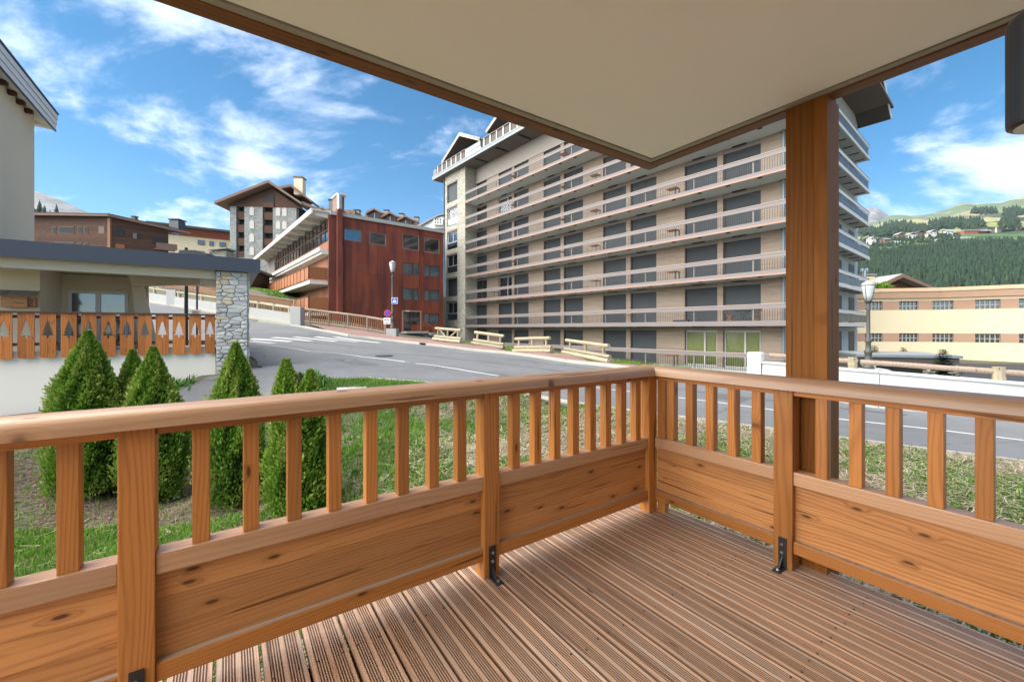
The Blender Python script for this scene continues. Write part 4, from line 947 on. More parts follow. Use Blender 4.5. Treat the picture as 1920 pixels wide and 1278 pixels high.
BX('terrace_parapet', M['white'], ab, -29.8, -27.25, -.58, -.45, ZT + .43, ZT + .85); BX('terrace_parapet_cap', M['zinc'], ab, -29.85, -27.2, -.64, -.40, ZT + .852, ZT + 1.35)
BX('terrace_parapet', M['mauve'], ab, -37.2, -36.4, -.58, -.45, ZT + .43, ZT + 1.2)
# penthouse with two gabled dormers
BX('penthouse', M['chalet'], ab, -36.4, -5, 3.4, 15, ZT + .2, ZT + 2.6)
def dormer(sl, sr, y0, ze, rise, dep=5.0):
    xl, xr = -sl, -sr; xm = (xl + xr) / 2; t = .16
    d = MB(); d.prism([(xl, ze), (xm, ze + rise), (xr, ze), (xr, ze + t), (xm, ze + rise + t), (xl, ze + t)], y0, y0 + dep, 'y'); o = d.build('dormer_roof', M['zinc'], ab)
    t2 = .28
    d = MB(); d.prism([(xl + .1, ze - t2 + .1), (xm, ze + rise - t2), (xr - .1, ze - t2 + .1), (xr - .1, ze - .004), (xm, ze + rise - .004), (xl + .1, ze - .004)], y0 - .01, y0 + .06, 'y'); d.build('barge_board', M['barge'], o)
    d = MB(); d.prism([(xl + .15, ze - .12), (xm, ze + rise - .15), (xr - .15, ze - .12), (xr - .15, ze - .01), (xm, ze + rise - .02), (xl + .15, ze - .01)], y0 + .07, y0 + dep - .1, 'y'); d.build('dormer_soffit', M['soffit'], o)
    BX('gable_wall', M['clad'], o, xm - .5, xm + .3, y0 + 2.2, y0 + 2.4, ZT + .2, ze + rise - .5); BX('gable_glazing', M['glassd'], o, xl + 1, xm - .52, y0 + 2.25, y0 + 2.3, ZT + .2, ze + .2); BX('gable_glazing', M['glassd'], o, xm + .32, xr - 1, y0 + 2.25, y0 + 2.3, ZT + .2, ze + .2)
dormer(36.3, 28.2, .0, 21.35, 2.05); dormer(27.2, 19.0, .0, 21.7, 2.0)
# gabled roof over the right end, deep overhang
gr = MB(); gy0, gy1, gz0, rise = -1.5, 20.5, 18.5, 7.0; gm = (gy0 + gy1) / 2
gr.prism([(gy0, gz0 + .3), (gm, gz0 + rise), (gy1, gz0), (gy1, gz0 + .22), (gm, gz0 + rise + .25), (gy0, gz0 + .55)], -9, 1.2, 'x').build('end_roof', M['roofdark'], ab)
MB().prism([(gm, gz0 + rise + .27), (gy1 + .02, gz0 + .24), (gy1 + .02, gz0 - .04), (gm, gz0 + rise - .03)], 1.202, 1.27, 'x').build('end_barge_board', M['white'], ab)
MB().prism([(.6, ZT + .2), (20.2, ZT + .2), (gm, gz0 + rise - .1)], -1.0, -.9, 'x').build('end_gable', M['slab'], ab)
MB().tube((-.6, 10, 20.9), (1.15, 10, 20.9), .09, n=10).build('purlin', M['white'], ab); MB().tube((-.6, 13.5, 20.1), (1.15, 13.5, 20.1), .08, n=10).build('purlin', M['white'], ab)

# small wooden tables on the balconies
tproto = None
for k, s_ in [(1, 9.8), (2, 6.5), (2, 13.0), (2, 16.3), (2, 26.0), (3, 6.5), (3, 13.0), (3, 16.3), (3, 22.8), (4, 6.5), (4, 13.0), (4, 16.3), (5, 6.5), (5, 13.0), (5, 16.3), (5, 22.8), (6, 16.3), (6, 22.8), (0, 6.6)]:
    r = RT[k]; X, Y = bw(-s_, .0)
    if tproto is None:
        tproto = empty('balcony_table', (0, 0, 0), 0); BX('table_top', M['orangewood'], tproto, -.5, .2, .15, .75, .66, .70); BX('leg', M['dark'], tproto, .14, .18, .18, .22, 0, .66); BX('leg', M['dark'], tproto, .14, .18, .66, .70, 0, .66)
        o = tproto
    else:
        o = tproto.copy(); col.objects.link(o)
        for c_ in tproto.children: d = c_.copy(); col.objects.link(d); d.parent = o
    o.location = (X, Y, r - 1.05); o.rotation_euler = (0, 0, BLD_RZ)
    lv = ['ground floor terrace', 'lowest balcony', 'second balcony up', 'third balcony up', 'fourth balcony up', 'fifth balcony up', 'top balcony'][k]
    colm = {9.8: 'behind the rail left of the dark planter', 6.5: 'nearest the timber column', 13.0: 'second along from the column', 16.3: 'third along from the column', 26.0: 'in front of the open glass door', 22.8: 'nearest the stone pier', 6.6: 'below the low rail'}[s_]
    tag(o, 'small brown wooden table on the %s, %s' % (lv, colm), 'table', 'wooden tables on the balconies')
# cafe set on the lowest balcony
def at_b(x, y, z): X, Y = bw(x, y); return (X, Y, z)
zb = RT[1] - 1.05
ct = empty('cafe_table', at_b(-2.35, .55, zb), BLD_RZ, 'dark cafe table between two folding chairs on the lowest balcony', 'table')
BX('table_top', M['blackmetal'], ct, -.35, .35, -.3, .3, .70, .73, .004); 
for a in (-1, 1): MB().bar((-.28 * a, -.2, 0), (.28 * a, -.2, .70), .03, .03).build('leg', M['blackmetal'], ct); MB().bar((-.28 * a, .2, 0), (.28 * a, .2, .70), .03, .03).build('leg', M['blackmetal'], ct)
def fold_chair(sx, lab):
    o = empty('folding_chair', at_b(-2.35 + sx * .72, .5, zb), BLD_RZ, lab, 'chair', 'folding chairs on the balcony')
    for y in (-.2, .2):
        MB().bar((-.2 * sx, y, 0), (.28 * sx, y, .9), .028, .03).build('frame', M['orangewood'], o); MB().bar((.22 * sx, y, 0), (-.18 * sx, y, .45), .028, .03).build('frame', M['orangewood'], o)
    for i in range(5): BX('seat_slat', M['orangewood'], o, -.19 + .08 * i, -.13 + .08 * i, -.2, .2, .45, .465)
    for i in range(2): BX('back_slat', M['orangewood'], o, sx * .24 + i * sx * .03 - .01, sx * .24 + i * sx * .03 + .01, -.2, .2, .72 + i * .09, .78 + i * .09)
fold_chair(-1, 'light wooden folding chair left of the dark cafe table'); fold_chair(1, 'light wooden folding chair right of the dark cafe table')
pt = empty('planter', at_b(-6.0, .3, zb), BLD_RZ, 'low dark planter box on the lowest balcony', 'planter'); BX('box', M['blackmetal'], pt, -.5, .5, -.15, .15, 0, .22, .01); BX('rim', M['dark'], pt, -.52, .52, -.17, .17, .222, .25)

# ------------------------------------------------------------------ rusted steel building
RO = (-16.5, 37.6)
rb = empty('rust_clad_building', (RO[0], RO[1], 0), BLD_RZ, 'rust red steel clad building with wooden balconies and cream cantilevered roof', 'building')
ZR = 12.0
fwin = [(3.3, 1.05, 9.5, 10.75)]  # placeholder replaced below
# front face: x'=0, y' 0..11.7 ; s measured from the right end
def ys_(s): return 11.64 - s
wins = [(8.84, 6.42, 9.55, 10.6, 0), (4.68, 2.84, 9.5, 10.95, 0), (2.29, .45, 9.5, 11.0, 0)]
wins = [(ys_(10.45), ys_(8.84), 9.55, 10.65, 0), (ys_(8.10), ys_(6.42), 9.50, 10.65, 0), (ys_(4.68), ys_(2.84), 9.45, 11.0, 0), (ys_(2.29), ys_(.42), 9.40, 10.95, 0),
        (ys_(4.68), ys_(2.80), 6.85, 8.05, 1), (ys_(2.30), ys_(.42), 6.85, 8.05, 1), (ys_(4.68), ys_(2.80), 4.25, 5.45, 1), (ys_(2.30), ys_(.42), 4.25, 5.45, 1), (ys_(2.30), ys_(.42), 1.85, 2.95, 1)]
door = (ys_(4.75), ys_(2.60), 1.1, 3.2)
BX('body', M['wallshade'], rb, -34, -.25, .25, 11.5, -1, ZR - .3)
cells = sorted(set([0.9, 11.7] + [round(v, 3) for w_ in wins for v in w_[:2]] + [round(door[0], 3), round(door[1], 3), 1.9, 2.8, 4.35, 6.0, 9.0, 10.5]))
Z0 = .95
for a, b in zip(cells[:-1], cells[1:]):
    if b - a < .06: continue
    hol = sorted([(w_[2], w_[3]) for w_ in wins + [door + (2,)] if w_[0] <= a + 1e-3 and w_[1] >= b - 1e-3])
    z = Z0; segs = []
    for h0, h1 in hol: segs.append((z, h0)); z = h1
    segs.append((z, ZR - .32))
    for z0, z1 in segs:
        if z1 - z0 < .02: continue
        n = max(1, round((z1 - z0) / 3.0)) if z1 - z0 > 4 else 1
        for i in range(n):
            za, zb_ = z0 + (z1 - z0) * i / n, z0 + (z1 - z0) * (i + 1) / n
            BX('steel_panel', M['corten'], rb, -.25, random.uniform(-.004, .004), a + .006, b - .006, za + .004, zb_ - .004)
BX('parapet', M['conc'], rb, -34, .12, -.05, 11.85, ZR - .31, ZR + .02)
def xwin(w_, fr_='framed', cur='curtain', mull=None):
    y0, y1, z0, z1, t_ = w_; x = -.12; e = .07
    f = MB().box(x, x + .10, y0, y0 + e, z0, z1).box(x, x + .10, y1 - e, y1, z0, z1).box(x, x + .10, y0 + e, y1 - e, z0, z0 + e).box(x, x + .10, y0 + e, y1 - e, z1 - e, z1)
    mm = y0 + (y1 - y0) * mull if mull else None
    if mm: f.box(x, x + .10, mm - .07, mm + .07, z0 + e, z1 - e)
    f = f.build('window', M[fr_], rb)
    for p, q in ([(y0, mm), (mm, y1)] if mm else [(y0, y1)]):
        BX('pane', M['glassd' if not t_ else 'glass'], f, x + .03, x + .036, p + e, q - e, z0 + e, z1 - e)
        if t_: 
            n = max(5, int((q - p) / .12)); vs = [(x - .02 - .03 * (i % 2), p + (q - p) * i / n, z) for z in (z0, z1) for i in range(n + 1)]
            MB().add(vs, [(i, i + 1, n + 2 + i, n + 1 + i) for i in range(n)]).build('curtain', M['curtain'], f)
for w_ in wins: xwin(w_, 'framed' if w_[4] else 'mauve', mull=(.62 if w_[1] < 10 else .38) if w_[4] else None)
f = MB().box(-.02, .08, door[0], door[0] + .12, door[2], door[3]).box(-.02, .08, door[1] - .12, door[1], door[2], door[3]).box(-.02, .08, door[0] + .12, door[1] - .12, door[3] - .14, door[3]).build('entrance', M['copper'], rb)
BX('pane', M['glassd'], f, -.1, -.09, door[0] + .12, door[0] + 1.0, door[2], door[3] - .14); BX('pane', M['glassd'], f, -.1, -.09, door[0] + 1.08, door[1] - .12, door[2], door[3] - .14); BX('door_post', M['framed'], f, -.1, -.02, door[0] + 1.0, door[0] + 1.08, door[2], door[3] - .14); BX('name_plate', M['signwhite'], f, .081, .09, door[0] + .4, door[0] + .8, door[3] - .12, door[3] - .03)
BX('door_leaf', M['corten'], f, -.08, -.03, door[0] + 1.08, door[1] - .12, door[2], 1.75)
BX('base_wall', M['conc'], rb, -.3, -.03, 0, 11.7, -1.0, Z0)
BX('entrance_landing', M['conc'], rb, -.02, 1.3, door[0] - .1, door[1] + .2, .85, 1.05)
st = empty('entrance_steps', (RO[0], RO[1], 0), BLD_RZ, 'short flight of steps with orange handrails below the rust red entrance', 'stairs')
for i in range(5): BX('step', M['conc'], st, .0 + .35, 1.3 + .35, door[1] + .2 + .3 * i, door[1] + .5 + .3 * i, .68 - .17 * i, .85 - .17 * i)
for x_ in (.4, 1.6):
    MB().tube((x_, door[1] - .6, 2.0), (x_, door[1] + 1.7, .95), .03, n=8).build('handrail', M['orangewood'], st)
    for t in (0, .5, 1): MB().tube((x_, door[1] - .6 + 2.3 * t, 2.0 - 1.05 * t), (x_, door[1] - .6 + 2.3 * t, 1.05 - 1.05 * t), .02, n=6).build('baluster', M['orangewood'], st)
# vertical duct with flue on the near corner
BX('corner_strip', M['corten'], rb, -.25, .004, -.01, .46, .5, ZR - .32); BX('duct', M['corten'], rb, -.2, .42, .48, .92, .3, ZR + .25)
MB().tube((.2, .7, ZR + .25), (.2, .7, ZR + 1.6), .20, n=14).build('flue', M['steel'], rb); BX('chimney_cap', M['offwhite'], rb, -1.6, .3, .5, 1.4, ZR + 1.62, ZR + 1.74); BX('chimney', M['roofbrown'], rb, -1.5, -.3, .6, 1.3, ZR, ZR + 1.6)
# left facade (y'=0 going back along -x')
def left_box(nm, mat, x0, x1, y0, y1, z0, z1, par=None): return BX(nm, M[mat], par or rb, x0, x1, y0, y1, z0, z1)
left_box('roof_edge', 'offwhite', -34, -.1, -1.62, -1.45, ZR - .42, ZR + .02); left_box('roof_plate', 'offwhite', -34, -.1, -1.45, .3, ZR - .12, ZR)
for i in range(11):
    x = -.25 - 3.0 * i
    MB().prism([(-1.449, ZR - .125), (-.06, ZR - .125), (-.06, ZR - .62), (-1.2, ZR - .5)], x - .28, x, 'x').build('roof_beam', M['offwhite'], rb)
left_box('parapet_band', 'orangewood', -27, -.26, -.12, .24, 8.62, 9.35); left_box('facade_column', 'corten', -.26, -.02, -.16, -.02, .5, ZR - .32)
for i in range(9):
    x = -.3 - 2.95 * i; f = MB().box(x - .12, x, -.05, .1, 9.37, ZR - .64).box(x - 2.95, x - .12, -.03, .08, 10.45, 10.56).box(x - 1.55, x - 1.47, -.03, .08, 9.37, 10.45).box(x - 1.55, x - 1.47, -.03, .08, 10.56, ZR - .64).build('window', M['chalet'], rb)
    for z0, z1 in ((9.4, 10.45), (10.56, ZR - .64)):
        for a, b in ((x - 2.95, x - 1.55), (x - 1.47, x - .12)): BX('pane', M['glassd'], f, a, b, .02, .03, z0, z1)
left_box('room_back', 'roofbrown', -27, -.3, .9, 1.0, 9.3, ZR - .4)
left_box('slab_edge', 'offwhite', -28, -.1, -.75, .24, 8.05, 8.5); left_box('slab_lip', 'white', -28, -.1, -.95, -.752, 8.3, 8.6)
for (z0, z1, zt) in ((5.75, 8.03, 6.85), (2.9, 5.25, 4.15)):
    for i in range(18): left_box('wall_board', 'orangewood' if i % 3 else 'roofbrown', -.3 - 1.5 * (i + 1) + .01, -.3 - 1.5 * i, .1, .24, z0, z1)
    left_box('balcony_floor', 'offwhite', -30, -.3, -1.7, .24, z0 - .42, z0 - .12)
    left_box('balcony_rail', 'chalet', -31, -.32, -1.82, -1.68, zt, zt + .09)
    for i in range(21):
        left_box('balcony_panel', 'orangewood', -.35 - 1.45 * (i + 1) + .05, -.35 - 1.45 * i, -1.78, -1.72, zt - 1.1, zt - .02)
        left_box('balcony_stile', 'chalet', -.35 - 1.45 * i, -.35 - 1.45 * i + .055, -1.81, -1.70, zt - 1.12, zt - .01)
    left_box('balcony_end', 'orangewood', -.34, -.28, -1.7, -.17, zt - 1.1, zt)
left_box('lower_wall', 'conc', -30, -.3, .05, .24, 0, 2.48)
# ------------------------------------------------------------------ log barriers on the far pavement
def log(par, p0, p1, r, name='log', mat='log', n=12):
    p0, p1 = Vector(p0), Vector(p1); m = MB(); k = 6; d = p1 - p0; prev = None; a = d.normalized().orthogonal().normalized(); b = d.normalized().cross(a); vs = []; fs = []
    for i in range(k + 1):
        c = p0 + d * (i / k) + a * random.uniform(-.05, .05) * r + b * random.uniform(-.05, .05) * r; rr = r * random.uniform(.95, 1.04)
        for j in range(n): t = 2 * math.pi * j / n; vs.append(c + a * rr * math.cos(t) + b * rr * math.sin(t))
    for i in range(k):
        for j in range(n): fs.append((i * n + j, i * n + (j + 1) % n, (i + 1) * n + (j + 1) % n, (i + 1) * n + j))
    fs += [tuple(range(n - 1, -1, -1)), tuple(range(k * n, (k + 1) * n))]
    ax = max(range(3), key=lambda q: abs(d[q]))
    return m.add(vs, fs).build(name, M[mat], par, axis='xyz'[ax])
bl_ = [((812, 638), (863.5, 643.7), 'leftmost log barrier, with slanted braces, by the rust building steps', 'log'), ((884, 646), (943.5, 651), 'second log barrier from the left, against the stone pier', 'log'),
       ((962, 653.6), (1033, 661.5), 'third log barrier from the left, on the grass edge', 'log'), ((1055, 660), (1141, 675), 'nearest and largest log barrier, rightmost of the four', 'log')]
for i, (a, b, lab, mt) in enumerate(bl_):
    A, B = Vector(gp(a[0], a[1], .12)), Vector(gp(b[0], b[1], .12)); d = B - A; Ln = d.length; an = math.atan2(d.y, d.x); mid = (A + B) / 2
    za, zb_ = G(*A) + .12, G(*B) + .12; o = empty('log_barrier', (mid.x, mid.y, (za + zb_) / 2), 0, lab, 'barrier', 'log barriers along the far pavement'); o.rotation_euler = Euler((0, -math.atan2(zb_ - za, Ln), an), 'XYZ')
    h = Ln / 2; s = (.70 if i else .75)
    log(o, (-h, 0, .10), (h, 0, .10), .095); log(o, (-h, .19, .10), (h, .19, .10), .095); log(o, (-h + .05, .095, .265), (h - .05, .095, .265), .09)
    for x in (-h * .72, 0, h * .72): log(o, (x, .095, .3), (x, .095, s), .06, 'post')
    if i == 0:
        log(o, (-h * .68, .095, s - .02), (-h * .2, .095, .36), .045, 'brace'); log(o, (h * .68, .095, s - .02), (h * .2, .095, .36), .045, 'brace')
    log(o, (-h * .92, .095, s), (h * .92, .095, s), .085, 'top_log')
# ------------------------------------------------------------------ picket fence of round wood on the pavement, with the parapet beyond
def gbl(n_, p): return G(p[0], p[1])
pf_ = empty('picket_fence', (0, 0, 0), 0, 'brown round-wood picket fence with grey log rail along the upper pavement', 'fence')
fl = [(-22.5, 32.6), (-19.9, 31.9), (-17.4, 31.2), (-14.9, 30.5), (-13.45, 30.35), (-12.0, 30.25), (-10.55, 30.15), (-9.2, 30.05)]
def top_z(p): return G(*p) + 1.08
for p in fl: log(pf_, (p[0], p[1], G(*p) + .0), (p[0], p[1], G(*p) + 1.2), .075, 'post', 'log_grey', 8)
for a, b in zip(fl[:-1], fl[1:]):
    za, zb_ = G(*a), G(*b)
    log(pf_, (a[0], a[1], za + 1.14), (b[0], b[1], zb_ + 1.14), .085, 'top_log', 'log_grey', 8); log(pf_, (a[0], a[1], za + .24), (b[0], b[1], zb_ + .24), .07, 'bottom_log', 'log_grey', 8)
    n = int((Vector(a) - Vector(b)).length / .15)
    for i in range(1, n):
        t = i / n; x, y, z = a[0] + (b[0] - a[0]) * t, a[1] + (b[1] - a[1]) * t, za + (zb_ - za) * t
        MB().tube((x, y, z + .26), (x, y, z + 1.1), .042, n=6).build('picket', M['balus'], pf_, axis='z')
# white parapet on the far side of the side road
pw = empty('road_parapet', (0, 0, 0), 0, 'long low white concrete parapet climbing left beside the side road', 'wall')
pline = [(-15.0, 28.9), (-17.6, 29.6), (-20.4, 30.3), (-24.5, 31.6), (-30, 33.6), (-38, 36)]
for i, (a, b) in enumerate(zip(pline[:-1], pline[1:])):
    m = MB(); m.bar((a[0], a[1], G(*a) + .36), (b[0], b[1], G(*b) + .36), .24, .86); m.build('wall_panel', M['conc'], pw)
    m = MB(); m.bar((a[0], a[1] - .1, G(*a) + .03), (b[0], b[1] - .1, G(*b) + .03), .30, .24); m.build('footing', M['kerb'], pw)
    log(pw, (a[0], a[1], G(*a) + 1.16), (b[0], b[1], G(*b) + 1.16), .08, 'rail_log', 'log', 8)
    for t in (.25, .75):
        q = (a[0] + (b[0] - a[0]) * t, a[1] + (b[1] - a[1]) * t); log(pw, (q[0], q[1] + .02, G(*q) + .7), (q[0], q[1] + .02, G(*q) + 1.28), .10, 'stub_post', 'log', 8)
for q in ((-14.9, 28.7), (-26.5, 32.4)):
    o = BX('end_pier', M['conc'], pw, q[0] - .36, q[0] + .36, q[1] - .3, q[1] + .3, G(*q) - .3, G(*q) + 1.28, .02)
# second fence with planks up on the slope
uf = empty('slope_fence', (0, 0, 0), 0, 'dark brown fence with pale rail up the slope behind the parapet', 'fence')
ul = [(-20, 38), (-25, 38.5), (-30, 39.5), (-36, 41)]
for a, b in zip(ul[:-1], ul[1:]):
    for z_, hh in ((.35, .22), (.62, .22), (.89, .22)): MB().bar((a[0], a[1], G(*a) + z_), (b[0], b[1], G(*b) + z_), .05, hh).build('board', M['balus'], uf)
    MB().bar((a[0], a[1], G(*a) + 1.1), (b[0], b[1], G(*b) + 1.1), .14, .1).build('rail', M['log_grey'], uf)
    log(uf, (a[0], a[1], G(*a) - .2), (a[0], a[1], G(*a) + 1.15), .09, 'post', 'log_grey', 8)
# dark low building seen through the terrace opening
dx0 = empty('garage_block', (-37, 48, 5.0), .2, 'low dark brown building with red window strips beyond the side road', 'building')
BX('wall', M['chalet'], dx0, -7, 6, 0, 6, -2, 3.2); BX('band', M['red'], dx0, -7, 6, -.06, -.01, 1.3, 2.0); BX('roof', M['roofdark'], dx0, -7.5, 6.5, -.6, 6.5, 3.21, 3.5)
for k in range(5): o = BX('window', M['framed'], dx0, -6.4 + 2.4 * k, -4.6 + 2.4 * k, -.10, -.065, .2, 1.2); BX('pane', M['glassd'], o, -6.3 + 2.4 * k, -4.7 + 2.4 * k, -.115, -.105, .28, 1.12)
# retaining stone slope near the lawn
rs = empty('retaining_wall', (0, 0, 0), 0, 'rough grey stone retaining bank below the lawn', 'wall')
m = MB(); a, b = (-36, 42), (-30.0, 41.5); m.bar((a[0], a[1], G(*a) + .6), (b[0], b[1], G(*b) + .4), .5, 1.8); m.build('stone_face', M['towerstone'], rs)

# ------------------------------------------------------------------ right hand parapet and pillar
rp = empty('roadside_wall', (0, 0, 0), 0, 'white roadside wall with square pillar in front of the apartment block', 'wall')
dirv = Vector((.70, -.714)); k0 = Vector((6.85, 11.62))
def wallpt(t): p = k0 + dirv * t; return p
def wz(t): p = wallpt(t); return G(p.x - .3, p.y - .3)
an = math.atan2(dirv.y, dirv.x)
p = wallpt(0); o = MB().box(-.17, .17, -.17, .17, -.4, 1.0).build('pillar', M['white'], rp, bevel=.012); o.location = (p.x, p.y, wz(0)); o.rotation_euler = (0, 0, an)
for t0, t1 in ((.18, 2.6), (2.61, 5.6), (5.61, 8.6), (8.61, 12.6), (12.61, 18)):
    a, b = wallpt(t0), wallpt(t1); za, zb_ = -.355 + .775 - .036 * t0, -.355 + .775 - .036 * t1
    MB().bar((a.x, a.y, za - .55), (b.x, b.y, zb_ - .55), .26, 1.02)  .build('wall_panel', M['wallwhite'], rp); MB().bar((a.x, a.y, za - .02), (b.x, b.y, zb_ - .02), .32, .045).build('coping', M['wallwhite'], rp)
gd = empty('log_guardrail', (0, 0, 0), 0, 'round log guard rail on stub posts on top of the white wall', 'guard rail')
def gt(t, dz): p = wallpt(t) + Vector((.714, .70)) * .15; return (p.x, p.y, -.355 + .775 - .036 * t + dz)
for t0, t1 in ((.3, 2.2), (2.25, 4.42), (4.46, 6.9), (6.95, 9.5), (9.55, 12.5)): log(gd, gt(t0, .17), gt(t1, .17), .062, 'rail_log', 'log_grey', 10)
for t in (2.1, 4.45, 6.92, 9.52): log(gd, gt(t, -.1), gt(t, .27), .10, 'stub_post', 'log', 9)
# ------------------------------------------------------------------ street lamps
def lamp(X, Y, z, H_, lab, body='castiron', cutoff=1):
    o = empty('street_lamp', (X, Y, z), 0, lab, 'street lamp', 'old style street lamps'); hb_ = H_ * .2
    MB().lathe([(.19, 0), (.19, .08), (.15, .12), (.15, .34), (.12, .38), (.12, .62), (.145, .66), (.145, .72), (.10, .78), (.085, 1.05), (.115, 1.10), (.115, 1.16), (.07, 1.24), (.062, H_ - 1.2), (.075, H_ - 1.15), (.05, H_ - 1.05), (.045, H_ - .92)], 14).build('post', M[body], o, smooth=True)
    MB().lathe([(.045, H_ - .93), (.12, H_ - .84), (.115, H_ - .80), (.05, H_ - .86)], 14).build('lamp_cup', M['castiron'], o)
    g_ = MB().lathe([(.10, H_ - .82), (.16, H_ - .6), (.215, H_ - .30), (.225, H_ - .18), (.2, H_ - .17)], 16).build('globe', M['lampglass'], o, smooth=True)
    c_ = MB().lathe([(.245, H_ - .19), (.25, H_ - .16), (.20, H_ - .08), (.09, H_ - .02), (.03, H_ + .03), (.0, H_ + .03)], 16).build('cap', M['roofgrey'], o, smooth=True); MB().tube((0, 0, H_ + .03), (0, 0, H_ + .09), .018, n=6).build('finial', M['castiron'], c_)
    for k in range(4): t = k * math.pi / 2 + .4; MB().bar((.13 * math.cos(t), .13 * math.sin(t), H_ - .83), (.24 * math.cos(t), .24 * math.sin(t), H_ - .18), .015, .015).build('lamp_rib', M['castiron'], o)
    return o
lx, ly = gp(736, 629); 
pb = BX('lamp_plinth', M['conc'], None, -.36, .36, -.36, .36, -.3, .62, .02); pb.location = (lx, ly, G(lx, ly)); tag(pb, 'grey concrete plinth under the left street lamp', 'plinth')
lamp(lx, ly, G(lx, ly) + .62, 4.85, 'street lamp on a concrete plinth in front of the rust building')
LX, LY = (1628 - 960) / F_PX * 17, 17.0; lamp(LX, LY, -.32, 3.6, 'large frosted street lamp at the right beside the end of the apartment block')
pb2 = BX('lamp_plinth', M['conc'], None, -.3, .3, -.3, .3, -1.6, -.32, .02); pb2.location = (LX, LY, 0); tag(pb2, 'concrete plinth under the right street lamp behind the white wall', 'plinth')
# signs fixed on the left lamp
sg = empty('crossing_sign', (lx, ly - .12, G(lx, ly) + 2.62), 0, 'square blue pedestrian crossing sign on the left lamp post', 'sign')
BX('plate', M['signwhite'], sg, -.03, .41, -.02, .0, -.22, .22 + .0, .004) ; o = BX('blue_face', M['signblue'], sg, 0, .38, -.026, -.021, -.19, .19)
MB().prism([(.19, .15), (.04, -.12), (.34, -.12)], -.032, -.027, 'y').build('white_triangle', M['signwhite'], sg)
pd = MB().prism([(.185, .09), (.205, .09), (.205, .065), (.185, .065)], -.038, -.033, 'y').prism([(.18, .06), (.21, .06), (.215, -.01), (.24, -.09), (.222, -.09), (.195, -.02), (.16, -.09), (.142, -.09), (.175, -.01)], -.038, -.033, 'y').build('pedestrian_figure', M['dark'], sg); pd['kind'] = 'stuff'
ns = empty('no_parking_sign', (lx - .33, ly - .12, G(lx, ly) + 1.72), 0, 'round blue and red no parking sign left of the lamp post', 'sign')
MB().tube((0, 0, 0), (0, -.012, 0), .255, n=28).build('red_ring', M['signred'], ns); MB().tube((0, -.0125, 0), (0, -.016, 0), .20, n=28).build('blue_face', M['signblue'], ns)
MB().add([(-.155, -.018, .125), (-.125, -.018, .155), (.155, -.018, -.125), (.125, -.018, -.155)], [(0, 1, 2, 3)]).build('red_bar', M['signred'], ns); MB().tube((.26, .03, 0), (.36, .06, 0), .02, n=6).build('bracket', M['steel'], ns)
tw = empty('tow_away_plate', (lx - .36, ly - .12, G(lx, ly) + 1.18), 0, 'white tow-away plate below the no parking sign', 'sign')
BX('plate', M['signwhite'], tw, -.24, .24, -.012, 0, -.22, .22, .004)
MB().prism([(-.17, .02), (-.04, .02), (-.04, .07), (-.08, .10), (-.17, .10)], -.018, -.013, 'y').build('tow_truck_symbol', M['dark'], tw); MB().prism([(.0, .03), (.16, -.01), (.17, .03), (.12, .075), (.05, .085), (.01, .06)], -.018, -.013, 'y').build('car_symbol', M['dark'], tw)
BX('text_bar', M['dark'], tw, -.12, .12, -.018, -.013, -.14, -.09); MB().tube((.24, .03, 0), (.38, .06, 0), .02, n=6).build('bracket', M['steel'], tw)
# dark lamp and white plates seen through the terrace
q = (-14.6, 19.8) ; qx, qy = (349 - 960) / F_PX * 16.5, 16.5; qz = G(qx, qy)
ol = empty('dark_lamp_post', (qx, qy, qz), 0, 'dark slim lamp post with flat head behind the terrace', 'street lamp')
MB().tube((0, 0, 0), (0, 0, 4.35 - qz + .2), .07, .06, 10).build('post', M['blackmetal'], ol); 
hd = MB().prism([(-.18, 4.25 - qz), (.95, 4.18 - qz), (.98, 4.28 - qz), (.5, 4.42 - qz), (-.1, 4.42 - qz)], -.2, .2, 'y').build('lamp_head', M['anthr'], ol)
sp2 = empty('direction_sign', (qx + .28, qy + .2, qz), 0, 'two small white sign plates on a dark pole behind the terrace', 'sign')
MB().tube((0, 0, 0), (0, 0, 3.6), .035, n=8).build('pole', M['blackmetal'], sp2)
for z0, z1, x0, x1 in ((2.02, 2.28, -.18, .2), (1.72, 1.98, -.1, .2)):
    zz_ = 1.32 - .02; o = BX('plate', M['signwhite'], sp2, x0, x1, -.06, -.045, z0 - qz - .9 + .7, z1 - qz - .9 + .7)
    for k in range(2): BX('text_line', M['dark'], o, x0 + .05, x1 - .05, -.066, -.061, (z0 + z1) / 2 - qz - .2 + .03 - .07 * k, (z0 + z1) / 2 - qz - .2 + .055 - .07 * k)

# ------------------------------------------------------------------ generic distant houses
def w_at(px, Y): return ((px - 960) / F_PX * Y, Y)
def z_at(py, Y): return EYE - (py - HOR) / F_PX * Y
def facade_windows(par, items, y, frame='framed', pane='glassd'):
    for x0, x1, z0, z1 in items:
        o = BX('window', M[frame], par, x0, x1, y - .06, y - .005, z0, z1); BX('pane', M[pane], o, x0 + .1, x1 - .1, y - .085, y - .065, z0 + .1, z1 - .1)
def chimney(par, x, y, z0, z1, w_=.5, mat='conc', cap='roofdark'):
    o = BX('chimney', M[mat], par, x - w_, x + w_, y - w_, y + w_, z0, z1); BX('cap', M[cap], o, x - w_ * 1.15, x + w_ * 1.15, y - w_ * 1.15, y + w_ * 1.15, z1 + .12, z1 + .3); BX('cap_leg', M['dark'], o, x - w_ * .7, x + w_ * .7, y - w_ * .7, y + w_ * .7, z1 + .002, z1 + .118)
